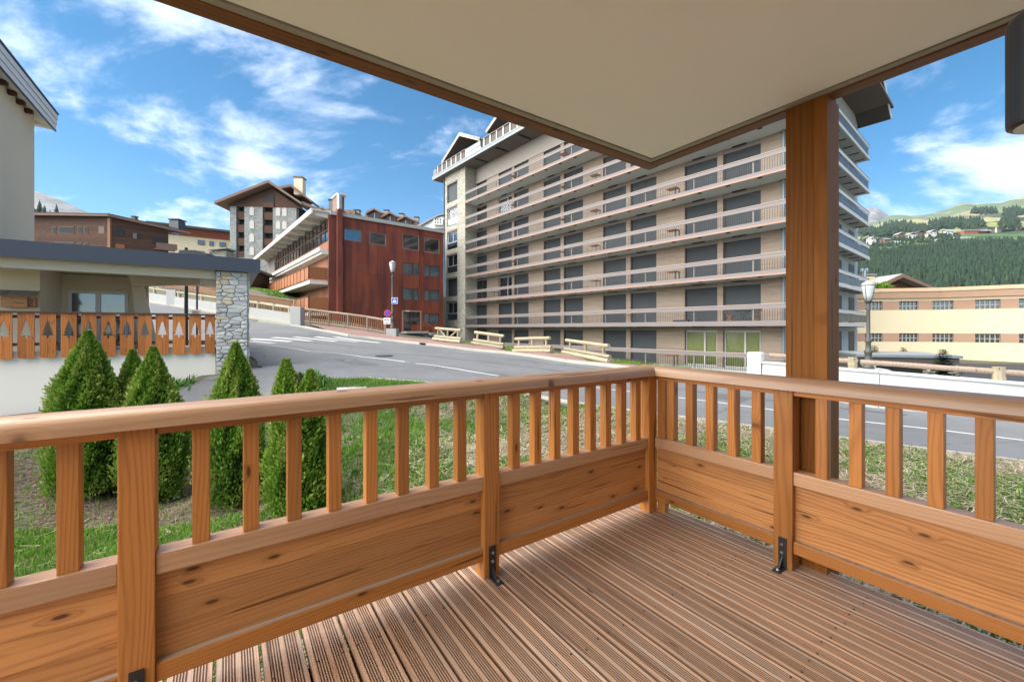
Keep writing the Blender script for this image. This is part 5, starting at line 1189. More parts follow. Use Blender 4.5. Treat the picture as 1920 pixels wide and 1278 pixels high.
# stone tower residence
TY = 80.0; tx, _ = w_at(431, TY); to = empty('stone_residence', (tx, TY, 0), .10, 'tall grey stone residence with brown gable and white arched windows', 'building')
zb0 = z_at(520, TY); ze = z_at(383, TY) ; za = z_at(345, TY); W_ = 121 / F_PX * TY * 1.0
BX('core', M['dark'], to, .2, W_ + .3, 1.2, 14, zb0 - 3, ze)
segs = [(0, 1.15, 'towerstone'), (2.65, 6.0, 'towerstone'), (7.9, 12.3, 'towerstone')]
for a, b, mt in segs: BX('stone_wall', M[mt], to, a, b, 0, 1.5, zb0 - 3, ze - .4)
BX('side_wall', M['towerstone'], to, 12.05, 12.3, 1.51, 14, zb0 - 3, ze - .4) ; BX('side_wall', M['towerstone'], to, 0, .19, 1.51, 14, zb0 - 3, ze - .4)
BX('lower_wall', M['towerstone'], to, -.05, 15.5, -.25, 1.4, zb0 - 4, z_at(483, TY))
fl_z = [z_at(q_, TY) for q_ in (392, 417, 442, 467)]
for i, z in enumerate(fl_z):
    for a, b in ((1.17, 2.63), (6.02, 7.88)):
        BX('balcony_front', M['chalet'], to, a, b, .2, .3, z - 1.55, z - .35); BX('balcony_floor', M['roofbrown'], to, a, b, .3, 1.2, z - 1.75, z - 1.56)
    for xw in (4.05,) + ((8.9, 10.1) if i < 3 else ()):
        pts = [(xw - .42, z - 1.1), (xw + .42, z - 1.1), (xw + .42, z + .15), (xw + .25, z + .45), (xw, z + .55), (xw - .25, z + .45), (xw - .42, z + .15)]
        MB().prism(pts, -.10, -.01, 'y').build('arched_window', M['arch'], to)
MB().prism([(-.6, ze - .4), (W_ + .6, ze - .4), (W_ * .62, za - .5)], .1, .9, 'y').build('gable_boards', M['chalet'], to)
g2 = BX('gable_opening', M['dark'], to, 6.1, 8.1, -.02, .08, ze - .4, ze + 2.0); BX('railing', M['chalet'], g2, 6.1, 8.1, -.1, -.04, ze - .4, ze + .5)
rf_ = MB().prism([(-1.9, ze - .45), (W_ * .62, za), (W_ + 1.4, ze - .1), (W_ + 1.4, ze + .3), (W_ * .62, za + .5), (-1.9, ze + .05)], -1.6, 15, 'y').build('roof', M['roofbrown'], to)
MB().prism([(W_ / 2 - 2, za - .6), (W_ * .8, za + .9), (W_ + 1.5, ze + 1.8), (W_ + 1.5, ze + 2.2), (W_ * .8, za + 1.4), (W_ / 2 - 2, za - .1)], 3, 15, 'y').build('rear_roof', M['roofbrown'], to)
chimney(rf_, 11.2, 4.5, za - .5, za + 2.9, .85, 'plaster', 'roofbrown'); chimney(rf_, 16.5, 9, ze, za - .2, .8, 'towerstone')
BX('wing_wall', M['chalet'], to, 12.31, 20.5, 4, 14, zb0, ze - 1.5); MB().prism([(12.31, ze + 1.2), (21.5, ze - 2.6), (21.5, ze - 2.1), (12.31, ze + 1.8)], 2.6, 14, 'y').build('wing_roof', M['roofbrown'], to)
BX('wing_balcony', M['roofbrown'], to, 12.6, 17.5, 3.2, 4, ze - 5.5, ze - 4.4); facade_windows(to, [(13.5, 16.5, ze - 4.2, ze - 2.4)], 4)
facade_windows(to, [(2.4, 4.2, z_at(497, TY), z_at(487, TY)), (7.2, 8.6, z_at(500, TY), z_at(487, TY))], -.25)
# row of dormered roofs behind the rust building
def dorm_row(px, Y, n, lab, dpx, drop):
    x0, _ = w_at(px, Y); z0 = z_at(402, Y); o = empty('dormer_house', (x0, Y, 0), 0, lab, 'house'); Wd = dpx / F_PX * Y * n
    MB().prism([(0, z0 - 10), (Wd, z0 - 10), (Wd, z0 - .5 - drop), (0, z0 - .5)], 0, 9, 'y').build('wall', M['roofbrown'], o)
    MB().prism([(-.8, z0 - .6), (Wd + .8, z0 - .6 - drop), (Wd + .6, z0 + 1.0 - drop), (.4, z0 + 1.0)], -.3, 9, 'y').build('roof', M['roofbrown'], o)
    for k in range(n):
        xa = k * Wd / n + .4; xb_ = xa + Wd / n - .8; xm = (xa + xb_) / 2; zz0 = z0 - drop * k / n
        d = MB().prism([(xa - .5, zz0 - .2), (xm, zz0 + .75), (xb_ + .5, zz0 - .2), (xb_ + .5, zz0 + .15), (xm, zz0 + 1.1), (xa - .5, zz0 + .25)], -1.2, 5, 'y').build('dormer_roof', M['roofbrown'], o)
        MB().prism([(xa, zz0 - 2.2), (xb_, zz0 - 2.2), (xb_, zz0 - .1), (xm, zz0 + .6), (xa, zz0 - .1)], -.7, -.4, 'y').build('dormer_wall', M['chalet'], d); BX('window', M['glass'], d, xm - .7, xm + .7, -.78, -.71, zz0 - 1.6, zz0 - .1); BX('window_frame', M['frame'], d, xm - .05, xm + .05, -.84, -.79, zz0 - 1.6, zz0 + .1)
    for k in range(n): chimney(o, (k + .95) * Wd / n, 3, z0 - drop * k / n, z0 + 1.5 - drop * k / n, .5, 'roofgrey')
dorm_row(592, 75, 2, 'brown roof with two arched dormers behind the left end of the rust building', 34, .3); dorm_row(690, 92, 3, 'far brown roof with three small dormers and chimneys above the rust building', 29, 2.4)
wx, _ = w_at(790, 70); wh = empty('white_gabled_house', (wx, 70, 0), 0, 'white house gable with perforated chimney block above the rust building', 'house')
MB().prism([(0, z_at(428, 70)), (4.4, z_at(428, 70)), (4.4, z_at(404, 70)), (3.0, z_at(407, 70)), (0, z_at(424, 70))], 0, 6, 'y').build('gable', M['white'], wh); cb = BX('chimney_block', M['white'], wh, 2.2, 3.7, -.6, -.05, z_at(423, 70), z_at(412, 70))
for i in range(3):
    for j in range(2): BX('vent_hole', M['dark'], cb, 2.4 + .42 * i, 2.6 + .42 * i, -.64, -.605, z_at(420, 70) + .45 * j, z_at(420, 70) + .25 + .45 * j)
MB().prism([(-.6, z_at(424, 70) - .3), (3.0, z_at(405, 70)), (4.4, z_at(402, 70)), (4.4, z_at(401, 70) + .1), (3.0, z_at(403, 70)), (-.6, z_at(423, 70))], -.4, 6, 'y').build('roof', M['roofgrey'], wh)
# brown chalet on the left
BYc = 62.0; cx_, _ = w_at(207, BYc); bc = empty('brown_chalet', (cx_, BYc, 0), 0, 'dark brown timber chalet with shallow roof behind the cream terrace roof', 'house')
zr_ = z_at(409, BYc); zb_ = z_at(500, BYc)
bl1 = empty('x', (0, 0, 0)); bpy.data.objects.remove(bl1)
va = Vector((-1, -.10, 0)).normalized(); vb = Vector((.72, .69, 0)).normalized()    # left face runs left, right face runs away right
def quadwall(par, name, mat, o0, d, L0, L1, z0, z1, th=.25):
    a = Vector(o0) + d * L0; b = Vector(o0) + d * L1; m = MB(); m.bar((a.x, a.y, (z0 + z1) / 2), (b.x, b.y, (z0 + z1) / 2), th, z1 - z0); return m.build(name, M[mat], par)
zf = zb_
for i in range(int((zr_ - zb_) / .33)):
    quadwall(bc, 'wall_board', 'chalet', (0, 0, 0), va, 0, 10.6, zf + .005, zf + .325, .25 + .02 * (i % 2)); quadwall(bc, 'wall_board', 'chalet', (0, 0, 0), vb, 0, 6.7, zf + .005, zf + .325, .25 + .02 * (i % 2)); zf += .33
for L_, w_, z0_, z1_, mt in ((.75, .7, 438, 426, 'roofbrown'), (3.0, .4, 438, 427, 'dark'), (3.85, .4, 438, 427, 'dark'), (4.9, 1.9, 439, 428, 'dark'), (7.3, .4, 440, 429, 'dark'), (3.0, .4, 464, 457, 'dark'), (3.85, .4, 464, 457, 'dark'), (4.9, 2.5, 466, 457, 'dark')):
    quadwall(bc, 'window', mt, (0, 0, 0), va, L_, L_ + w_, z_at(z0_, BYc), z_at(z1_, BYc), .36)
    quadwall(bc, 'window_frame', 'framed', (0, 0, 0), va, L_ - .1, L_ + w_ + .1, z_at(z0_, BYc) - .12, z_at(z1_, BYc) + .12, .32)
for L_, w_, z0_, z1_, mt in ((.55, .95, 442, 428, 'dark'), (2.5, .42, 447, 437, 'mauve'), (2.97, .4, 448, 438, 'dark'), (.55, 1.0, 466, 457, 'orangewood')): quadwall(bc, 'window', mt, (0, 0, 0), vb, L_, L_ + w_, z_at(z0_, BYc + L_ * .69), z_at(z1_, BYc + L_ * .69), .38)
BX('corner_post', M['balus'], bc, -.2, .2, -.26, .2, zb_, zr_)
def poly3(name, mat, par, pts, th):
    n = len(pts); vs = [tuple(p) for p in pts] + [(p[0], p[1], p[2] + th) for p in pts]
    return MB().add(vs, [tuple(range(n)), tuple(range(2 * n - 1, n - 1, -1))] + [(i, n + i, n + (i + 1) % n, (i + 1) % n) for i in range(n)]).build(name, M[mat], par)
o0 = Vector((0, 0, zr_)); e_l = va * 12.5; e_r = vb * 8.2 + Vector((0, 0, -.8))
c_out = -va * .9 - vb * .9
poly3('roof', 'roofdark', bc, [o0 + c_out * 1.3 + Vector((0, 0, .25)), o0 + e_l - vb * 1.5 + Vector((0, 0, .05)), o0 + e_l + vb * 8 + Vector((0, 0, -.9)), o0 + e_r - va * 1.5 + Vector((0, 0, -.1))], .3)
poly3('roof_edge', 'roofbrown', bc, [o0 + c_out * 1.36 + Vector((0, 0, .12)), o0 + e_l - vb * 1.6 + Vector((0, 0, -.1)), o0 + e_l - vb * 1.2 + Vector((0, 0, -.1)), o0 + c_out * .9 + Vector((0, 0, .12)), o0 + e_r - va * 1.1 + Vector((0, 0, -.25)), o0 + e_r - va * 1.6 + Vector((0, 0, -.25))], .28)
chimney(bc, 5.6, 5.5, zr_ - .6, zr_ + .9, .75, 'anthr'); chimney(bc, .9, 3, zr_, zr_ + .8, .3, 'roofbrown')
quadwall(bc, 'balcony', 'roofbrown', tuple(vb * 4.7 - va * .62), vb, 0, 2.6, z_at(467, 66), z_at(456, 66), .2); quadwall(bc, 'balcony_floor', 'roofbrown', tuple(vb * 4.7 - va * .3), vb, 0, 2.6, z_at(469, 66), z_at(467, 66), .8); quadwall(bc, 'balcony_opening', 'dark', (0, 0, 0), vb, 4.7, 6.5, z_at(455, 65), z_at(443, 65), .36)
# yellow and red house
YH = 85.0; yx, _ = w_at(302, YH); yh = empty('yellow_red_house', (yx, YH, 0), .62, 'yellow house with red upper boards and a long dark flat roof', 'house')
zt = z_at(424, YH); zbm = z_at(500, YH)
BX('wall', M['plaster_y'], yh, 0, 14.5, 0, 8, zbm - 2, z_at(438, YH)); BX('upper_boards', M['red'], yh, -.05, 14.55, -.06, 8, z_at(438, YH) + .004, zt); BX('roof', M['roofdark'], yh, -2.2, 17.5, -1.6, 9, zt + .004, zt + .45)
facade_windows(yh, [(1.5, 3, z_at(437, YH), z_at(430, YH)), (6, 7.2, z_at(452, YH), z_at(443, YH)), (8, 8.8, z_at(452, YH), z_at(443, YH)), (9.8, 11.0, z_at(452, YH), z_at(443, YH)), (6, 7.2, z_at(474, YH), z_at(464, YH)), (8, 9.4, z_at(474, YH), z_at(464, YH))], -.07, 'roofbrown')
o = BX('balcony', M['chalet'], yh, 14.56, 18.0, -1, 1, z_at(468, YH), z_at(455, YH)); BX('balcony_rail', M['roofbrown'], o, 14.5, 18.1, -1.1, -1.01, z_at(458, YH), z_at(455, YH))
hx, _ = w_at(398, 70); sh = empty('small_grey_shed', (hx, 70, 0), .1, 'small grey roofed shed left of the stone residence', 'shed'); BX('wall', M['thinstone'], sh, 0, 2.2, 0, 3, 5, z_at(469, 70)); MB().prism([(-.4, z_at(470, 70)), (2.5, z_at(466, 70)), (2.5, z_at(464, 70)), (-.4, z_at(468, 70))], -.5, 3, 'y').build('roof', M['roofgrey'], sh)

# ------------------------------------------------------------------ yellow building at the right
yb = empty('yellow_sports_hall', (0, 0, 0), 0, 'long yellow building with terracotta bands and barred window strips', 'building')
A0 = Vector((w_at(1600, 38.6)[0], 38.6, 0)); A1 = Vector((w_at(1760, 37.2)[0], 37.2, 0)); A2 = Vector((w_at(2050, 32.2)[0], 32.2, 0))
def face(name, mat, z0, z1, out_=0, th=.3, a=None, b=None, par=None):
    r_ = None
    for p, q_ in (((A0, A1), (A1, A2)) if a is None else ((a, b),)):
        d = (q_ - p).normalized(); nn = Vector((d.y, -d.x, 0)) * out_
        m = MB(); m.bar(((p + nn).x, (p + nn).y, (z0 + z1) / 2), ((q_ + nn).x, (q_ + nn).y, (z0 + z1) / 2), th, z1 - z0); r_ = m.build(name, M[mat], par or yb)
    return r_
hb0 = -2.2
bands = [(hb0, .13, 'wall', 'plaster_y'), (.90, 3.02, 'wall', 'plaster_y'), (3.83, 4.08, 'wall', 'plaster_y')]
for z0, z1, nm, mt in bands: face(nm, mt, z0, z1)
face('inner_wall', 'dark', .1, 4.0, -.5, .1)
face('terracotta_cornice', 'terra', 4.084, 4.50, .12, .5); face('coping_band', 'plaster_y', 4.504, 4.66, .02, .4); face('roof_coping', 'terra_l', 4.664, 4.98, .20, .5)
face('flat_roof', 'roofgrey', 4.2, 4.6, -3.2, 6)
dl = (A1 - A0).normalized(); dr = (A2 - A1).normalized()
def along(px):
    k = (px - 960) / F_PX
    for p, d in ((A0, dl), (A1, dr)):
        t = (k * p.y - p.x) / (d.x - k * d.y); L_ = (A1 - A0).length if p is A0 else (A2 - A1).length
        if -.5 <= t <= L_ or p is A1: return p, d, t
wpx = [(1620, 1653), (1684, 1720), (1746, 1787), (1827, 1875), (1909, 1955)]
cur = None; prev = 1600
for (a, b) in wpx + [(2040, 2041)]:
    for z0, z1 in ((.13, .90), (3.02, 3.83)):
        # terracotta field between windows (may bend at A1)
        for s0, s1 in (((prev, a),) if not (prev < 1760 < a) else ((prev, 1759.8), (1760.2, a))):
            p, d, t0 = along(s0 + .01); p2, d2, t1 = along(s1)
            if p2 is not p: t1 = (A1 - A0).length
            u0, u1 = p + d * t0, p + d * t1; m = MB(); m.bar((u0.x, u0.y, (z0 + z1) / 2), (u1.x, u1.y, (z0 + z1) / 2), .28, z1 - z0 - .004); m.build('terracotta_panel', M['terra'], yb)
        if a > 2000: continue
        if a < 1760 < b: b1 = b
        p, d, t0 = along(a); p2, d2, t1 = along(b)
        u0 = p + d * t0; u1 = p2 + d2 * t1; dd = (u1 - u0); Ln = dd.length; dd.normalize(); nn = Vector((dd.y, -dd.x, 0))
        m = MB(); c0, c1 = u0 - nn * .05, u1 - nn * .05; m.bar((c0.x, c0.y, (z0 + z1) / 2), (c1.x, c1.y, (z0 + z1) / 2), .06, z1 - z0 - .02); wn = m.build('window', M['glassd'], yb)
        nb_ = max(4, int(Ln / .28)); bars = MB()
        for i in range(nb_ + 1):
            c = u0 + dd * (Ln * i / nb_) + nn * .02; MB().box(c.x - .03, c.x + .03, c.y - .03, c.y + .03, z0 + .02, z1 - .02).build('window_bar', M['frame'], wn)
        c0, c1 = u0 + nn * .02, u1 + nn * .02; MB().bar((c0.x, c0.y, (z0 + z1) / 2 - .05), (c1.x, c1.y, (z0 + z1) / 2 - .05), .04, .05).build('cross_bar', M['frame'], wn); MB().bar((c0.x, c0.y, z1 - .06), (c1.x, c1.y, z1 - .06), .06, .10).build('lintel_shadow', M['framed'], wn)
    prev = b
# wooden gable chalet behind it, chimney and mast
GY = 52.0; gx0 = w_at(1652, GY)[0]; gc = empty('wooden_gable_chalet', (0, 0, 0), 0, 'wooden chalet gable with exposed braces peeping over the yellow building', 'house')
L_, R__, A_ = w_at(1655, GY)[0], w_at(1752, GY)[0], w_at(1689, GY)[0]; zE0, zE1, zA = z_at(534, GY), z_at(542, GY), z_at(514.5, GY)
MB().prism([(L_ + .3, 0), (R__ - .4, 0), (R__ - .4, zE1), (A_, zA - .3), (L_ + .3, zE0)], GY + 1.0, GY + 1.3, 'y').build('gable_wall', M['chalet'], gc)
rf2 = MB().prism([(L_ - .8, zE0 - .5), (A_, zA - .35), (R__ + .3, zE1 - .3), (R__ + .3, zE1), (A_, zA + .1), (L_ - .8, zE0 - .1)], GY - .2, GY + 12, 'y').build('roof', M['roofgrey'], gc)
MB().prism([(L_ - .8, zE0 - .55), (A_, zA - .4), (R__ + .3, zE1 - .35), (R__ + .3, zE1 - .02), (A_, zA + .05), (L_ - .8, zE0 - .12)], GY - .3, GY - .202, 'y').build('barge_board', M['roofbrown'], rf2)
MB().prism([(w_at(1625, 54)[0], z_at(530, 54)), (L_, z_at(531, 54)), (A_, zA), (A_ - .3, zA), (w_at(1640, 54)[0], z_at(522, 54))], GY + 3, GY + 9, 'y').build('side_roof', M['roofgrey'], gc)
xm = w_at(1677, GY)[0]
for dx_, dz_ in ((-1.0, 1.3), (0, 1.7), (1.0, 1.3), (-1.9, .6), (1.9, .6)): MB().bar((xm, GY + .9, zE0 - 1.3), (xm + dx_, GY + .9, zE0 - 1.3 + dz_), .12, .14).build('brace', M['orangewood'], gc)
cx2, _ = w_at(1632, 50); cm = empty('rooftop_chimney', (cx2, 50, 0), 0, 'yellow chimney with grey cap beside the wooden gable chalet', 'chimney'); BX('stack', M['plaster_y'], cm, -.55, .55, 0, 1, 2, z_at(518, 50)); BX('cap', M['roofgrey'], cm, -.7, .7, -.1, 1.1, z_at(518, 50) + .1, z_at(515, 50) + .1); MB().prism([(-.8, z_at(515, 50) + .11), (.8, z_at(515, 50) + .11), (.1, z_at(511, 50) + .1)], 0, 1, 'y').build('hood', M['roofdark'], cm)
fx, _ = w_at(1620.5, 49); fm = empty('metal_flue', (fx, 49, 0), 0, 'shiny H shaped metal flue above the end of the apartment block', 'flue'); MB().tube((0, 0, 4), (0, 0, z_at(507, 49)), .16, n=10).build('pipe', M['steel'], fm); MB().tube((-.28, 0, z_at(506, 49)), (.28, 0, z_at(506, 49)), .13, n=10).build('cross_pipe', M['steel'], fm)
for a in (-.28, .28): MB().tube((a, 0, z_at(508.5, 49)), (a, 0, z_at(503, 49)), .14, n=10).build('end_pipe', M['steel'], fm)
# underground garage entrance with flat dark roof, dark shed
ge = empty('garage_entrance', (w_at(1606, 21)[0], 21, 0), -.28, 'low garage entrance with stone sides and flat dark slab roof behind the guard rail', 'building')
BX('roof_slab', M['zinc'], ge, 0, 4.3, 0, 3.2, -.12, .02, .02); BX('roof_top', M['roofgrey'], ge, .15, 4.15, .15, 3.05, .022, .05); BX('fascia', M['roofdark'], ge, .1, 4.2, .08, .14, -.40, -.122); BX('stone_side', M['thinstone'], ge, 3.0, 4.2, .15, 3, -1.9, -.125); BX('stone_side', M['thinstone'], ge, .1, .9, .15, 3, -1.9, -.125); BX('opening', M['dark'], ge, .92, 2.98, .5, .6, -1.9, -.125)
dsd = empty('dark_shed', (w_at(1574, 20)[0], 20, 0), -.25, 'dark grey metal clad box beside the garage entrance', 'shed'); BX('body', M['roofdark'], dsd, -.6, .9, 0, 2, -1.8, -.25); MB().prism([(-.7, -.248), (.75, -.248), (1.1, -.75), (1.0, -.78), (.68, -.18), (-.7, -.18)], -.1, 2.1, 'y').build('roof', M['anthr'], dsd)
drape('back_street', [(11, 12), (60, 6), (70, 30), (26, 34), (15, 20)], M['darkasphalt'], .05, 2.0, kind='structure')
bdr = empty('boulder', (w_at(1648, 17)[0], 17, -1.0), 0, 'pale rounded boulder behind the guard rail', 'boulder')
bm_ = bmesh.new(); bmesh.ops.create_icosphere(bm_, subdivisions=3, radius=.6)
for v in bm_.verts: v.co *= 1 + .25 * mnoise.noise(v.co * 2.2); v.co.x *= 1.25; v.co.z *= .75
me = bpy.data.meshes.new('stone'); bm_.to_mesh(me); bm_.free(); me.materials.append(M['conc']); setwc(me); link('stone', me, bdr, (0, 0, .25))
# ------------------------------------------------------------------ conifers
def conifer(name, X, Y, z, h, r, n, lab, cat='tree', grp=None, seed=1, mat='fir', leaf=.11):
    rg = np.random.default_rng(seed); o = empty(name, (X, Y, z), 0, lab, cat, grp)
    MB().tube((0, 0, -.2), (0, 0, h * .97), h * .018 + .01, .006, 7).build('trunk', M['bark'], o)
    V_, F_ = [], []; c = 0; rows = int(h / .10); pts = []
    for i in range(rows):
        u = i / rows; zz_ = h * (.08 + .9 * u); rr = r * (1 - u) ** .9 + .03; k = 8
        for j in range(k):
            t = 2 * np.pi * (j + rg.random()) / k; L_ = rr * rg.uniform(.75, 1.15)
            m_ = max(3, int(n * L_))
            for q in range(m_):
                f = (q + 1) / m_; dx, dy = np.cos(t), np.sin(t); base = np.array([dx * L_ * f, dy * L_ * f, zz_ + .10 * L_ * f])
                for sgn in (-1, 1):
                    d = np.array([dx * .6 - sgn * dy * .8, dy * .6 + sgn * dx * .8, .15]) + rg.normal(0, .15, 3); pts.append((base, d * leaf * (1.2 - .5 * f)))
    B_ = np.array([p[0] for p in pts]); D_ = np.array([p[1] for p in pts]); nn = len(pts)
    up = np.array([0, 0, 1.]); side = np.cross(D_, up); side /= np.linalg.norm(side, axis=1)[:, None] + 1e-9; w_ = leaf * .5
    Vv = np.stack([B_ - side * w_, B_ + side * w_, B_ + D_ + side * w_ * .4, B_ + D_ - side * w_ * .4], 1).reshape(-1, 3)
    rawmesh('crown', Vv, np.arange(4 * nn).reshape(-1, 4), M[mat], o, {'rnd': np.repeat(rg.random(nn), 4)}); return o
conifer('young_fir', *w_at(1640, 22), -1.6, 2.1, .55, 44, 'young fir just right of the street lamp foot', grp='young firs by the garage entrance', seed=2)
conifer('young_fir', *w_at(1694, 25), -1.7, 1.95, .55, 44, 'small fir standing behind the middle of the garage roof', grp='young firs by the garage entrance', seed=3)
conifer('young_fir', *w_at(1768, 19.0), -1.55, 2.0, .72, 50, 'largest young fir at the right end of the garage roof', grp='young firs by the garage entrance', seed=4)
def leafy(name, X, Y, z, h, r, n, lab, mat, leaf, seed):
    rg = np.random.default_rng(seed); o = empty(name, (X, Y, z), 0, lab, 'tree')
    MB().tube((0, 0, -1), (0, 0, h * .6), .12, .06, 7).build('trunk', M['bark'], o)
    d = rg.normal(size=(n, 3)); d /= np.linalg.norm(d, axis=1)[:, None]; rr = r * (rg.random(n) ** .35) * (1 + .25 * np.sin(d[:, 0] * 5 + seed) * np.cos(d[:, 2] * 6)); P_ = d * rr[:, None]; P_[:, 2] = P_[:, 2] * 1.0 + h - r
    a = rg.normal(size=(n, 3)); a /= np.linalg.norm(a, axis=1)[:, None]; b = np.cross(a, rg.normal(size=(n, 3))); b /= np.linalg.norm(b, axis=1)[:, None]; s = leaf * rg.uniform(.6, 1.3, (n, 1))
    Vv = np.stack([P_ - a * s, P_ + b * s * .6, P_ + a * s, P_ - b * s * .6], 1).reshape(-1, 3); rawmesh('crown', Vv, np.arange(4 * n).reshape(-1, 4), M[mat], o, {'rnd': np.repeat(rg.random(n), 4)}); return o
leafy('lime_green_tree', *w_at(1650, 45), 0, z_at(529, 45), 1.35, 3500, 'bright yellow-green tree between chimney and wooden gable', 'lime', .16, 5)
leafy('leafy_shrub', -20.0, 40.2, G(-20, 40.2), 1.5, .9, 1200, 'small dark green shrub at the foot of the stone residence', 'weed', .14, 6) if False else None
# low shrubs and dock leaves along the neighbour's wall
for (x, y, sc_, lab, sd_) in ((-3.9, 11.6, 1.0, 'low leafy plants at the foot of the cream wall near the stone pillar', 5), (-6.2, 9.8, .9, 'low leafy plants at the left edge, against the cream wall', 6), (-1.1, 8.6, .8, 'low green plants at the drive edge beside the blunt thuja', 7)):
    X, Y = loc2w(x, y); P_ = np.array([[X + random.gauss(0, .34 * sc_) * U[0] + random.gauss(0, .1) * N_[0], Y + random.gauss(0, .34 * sc_) * U[1] + random.gauss(0, .1), 0] for _ in range(420)]); P_[:, 2] = fastG(P_) + .02
    pr = empty('ground_plant', (X, Y, gz(X, Y)), 0, lab, 'plant'); P_ -= np.array([X, Y, gz(X, Y)]); o = blades('foliage', M['weed'], P_, (.10, .28), .07, 1.1); o.parent = pr; o['kind'] = 'stuff'
# ------------------------------------------------------------------ distant slopes
def slope(name, poly_fn, nx, ny, mat, lab=None):
    Vv = []
    for j in range(ny + 1):
        for i in range(nx + 1): Vv.append(poly_fn(i / nx, j / ny))
    Ff = [(j * (nx + 1) + i, j * (nx + 1) + i + 1, (j + 1) * (nx + 1) + i + 1, (j + 1) * (nx + 1) + i) for j in range(ny) for i in range(nx)]
    o = rawmesh(name, Vv, Ff, mat, smooth=True); o['kind'] = 'structure'; return o
def fbm(x, y, o=5, s=0.0): return mnoise.fractal((x, y, s), 1.0, 2.0, o)
def interp(x, t):
    for (a, fa), (b, fb) in zip(t[:-1], t[1:]):
        if x <= b: return fa + (fb - fa) * max(0, (x - a)) / (b - a)
    return t[-1][1]
# wooded hillside below the village: from (Y 150, low) to the plateau (Y 640)
plat = [(1500, 452), (1600, 455), (1680, 450), (1760, 444), (1800, 440), (1860, 437), (1920, 434), (2060, 428)]
def hill(u, v):
    px = 1480 + 620 * u; Y = 140 + 560 * v; k = (px - 960) / F_PX
    zt_ = z_at(interp(px, plat) + 2, 640); z = -4 + (zt_ + 4) * min(1, (v / .88)) ** 1.15
    if v > .88: z = zt_ + (v - .88) * 120
    return (k * Y, Y, z + 3 * fbm(k * Y * .01, Y * .01))
def mat_hill():
    t = NT('wooded_ground'); p = t.wpos(); n = t.noise(p, .02, 4); return t.done(t.mix(t.ramp(n, .4, .6), (.02, .045, .02), (.06, .12, .03)), .95)
M['hill'] = mat_hill(); slope('hillside', hill, 60, 60, M['hill'])
def hill_z(px, Y): u = (px - 1480) / 620; v = (Y - 140) / 560; return hill(u, v)[2]
# forest as one mass of conifers
def conifer_mass(name, pts, hs, rs, tiers=5, sides=7, seed=0):
    rg = np.random.default_rng(seed); n = len(pts); Vs, Fs, A_ = [], [], []; base = 0
    pts = np.array(pts); Vt = []
    for t in range(tiers):
        f0 = t / tiers; zlo = hs * (.06 + .86 * f0); zhi = hs * min(1.0, .06 + .86 * f0 + .42); rr = rs * (1 - f0) ** .85 * rg.uniform(.8, 1.15, n)
        an = rg.uniform(0, 6.28, n)
        ring = []
        for s in range(sides):
            a = an + 2 * np.pi * s / sides; q = rr * rg.uniform(.65, 1.2, n); ring.append(np.stack([pts[:, 0] + q * np.cos(a), pts[:, 1] + q * np.sin(a), pts[:, 2] + zlo - rs * .2 * rg.random(n)], 1))
        apex = np.stack([pts[:, 0], pts[:, 1], pts[:, 2] + zhi], 1)
        V_ = np.stack(ring + [apex], 1); b = (base + np.arange(n) * (sides + 1))[:, None]; Vs.append(V_.reshape(-1, 3))
        for s in range(sides): Fs.append(np.concatenate([b + s, b + (s + 1) % sides, b + sides], 1))
        A_.append(np.repeat(np.clip(rg.normal(.45, .22, n) * .7 + .3 * f0, 0, 1), sides + 1)); base += n * (sides + 1)
    o = rawmesh(name, np.concatenate(Vs), np.concatenate(Fs), M['forest'], attrs={'rnd': np.concatenate(A_)}); o['kind'] = 'stuff'; return o
pts = []
while len(pts) < 6500:
    px = random.uniform(1590, 2000); v = random.random() ** .75; Y = 150 + 395 * v; yb_ = interp(px, plat)
    if HOR - (hill_z(px, Y) + 11 - EYE) * F_PX / Y < yb_ + 6: continue
    pts.append(((px - 960) / F_PX * Y, Y, hill_z(px, Y) - 1))
pts = np.array(pts); conifer_mass('forest', pts, RNG.uniform(6, 14, len(pts)), RNG.uniform(1.7, 3.3, len(pts)), 4, 6, 1)
pts = []
while len(pts) < 420:
    px = random.uniform(1590, 1960); Y = random.uniform(560, 668)
    if px > 1800 and Y < 650: continue
    pts.append(((px - 960) / F_PX * Y, Y, hill_z(px, Y) - 1))
pts = np.array(pts); conifer_mass('village_trees', pts, RNG.uniform(4, 9, len(pts)), RNG.uniform(1.8, 3.4, len(pts)), 3, 6, 4)
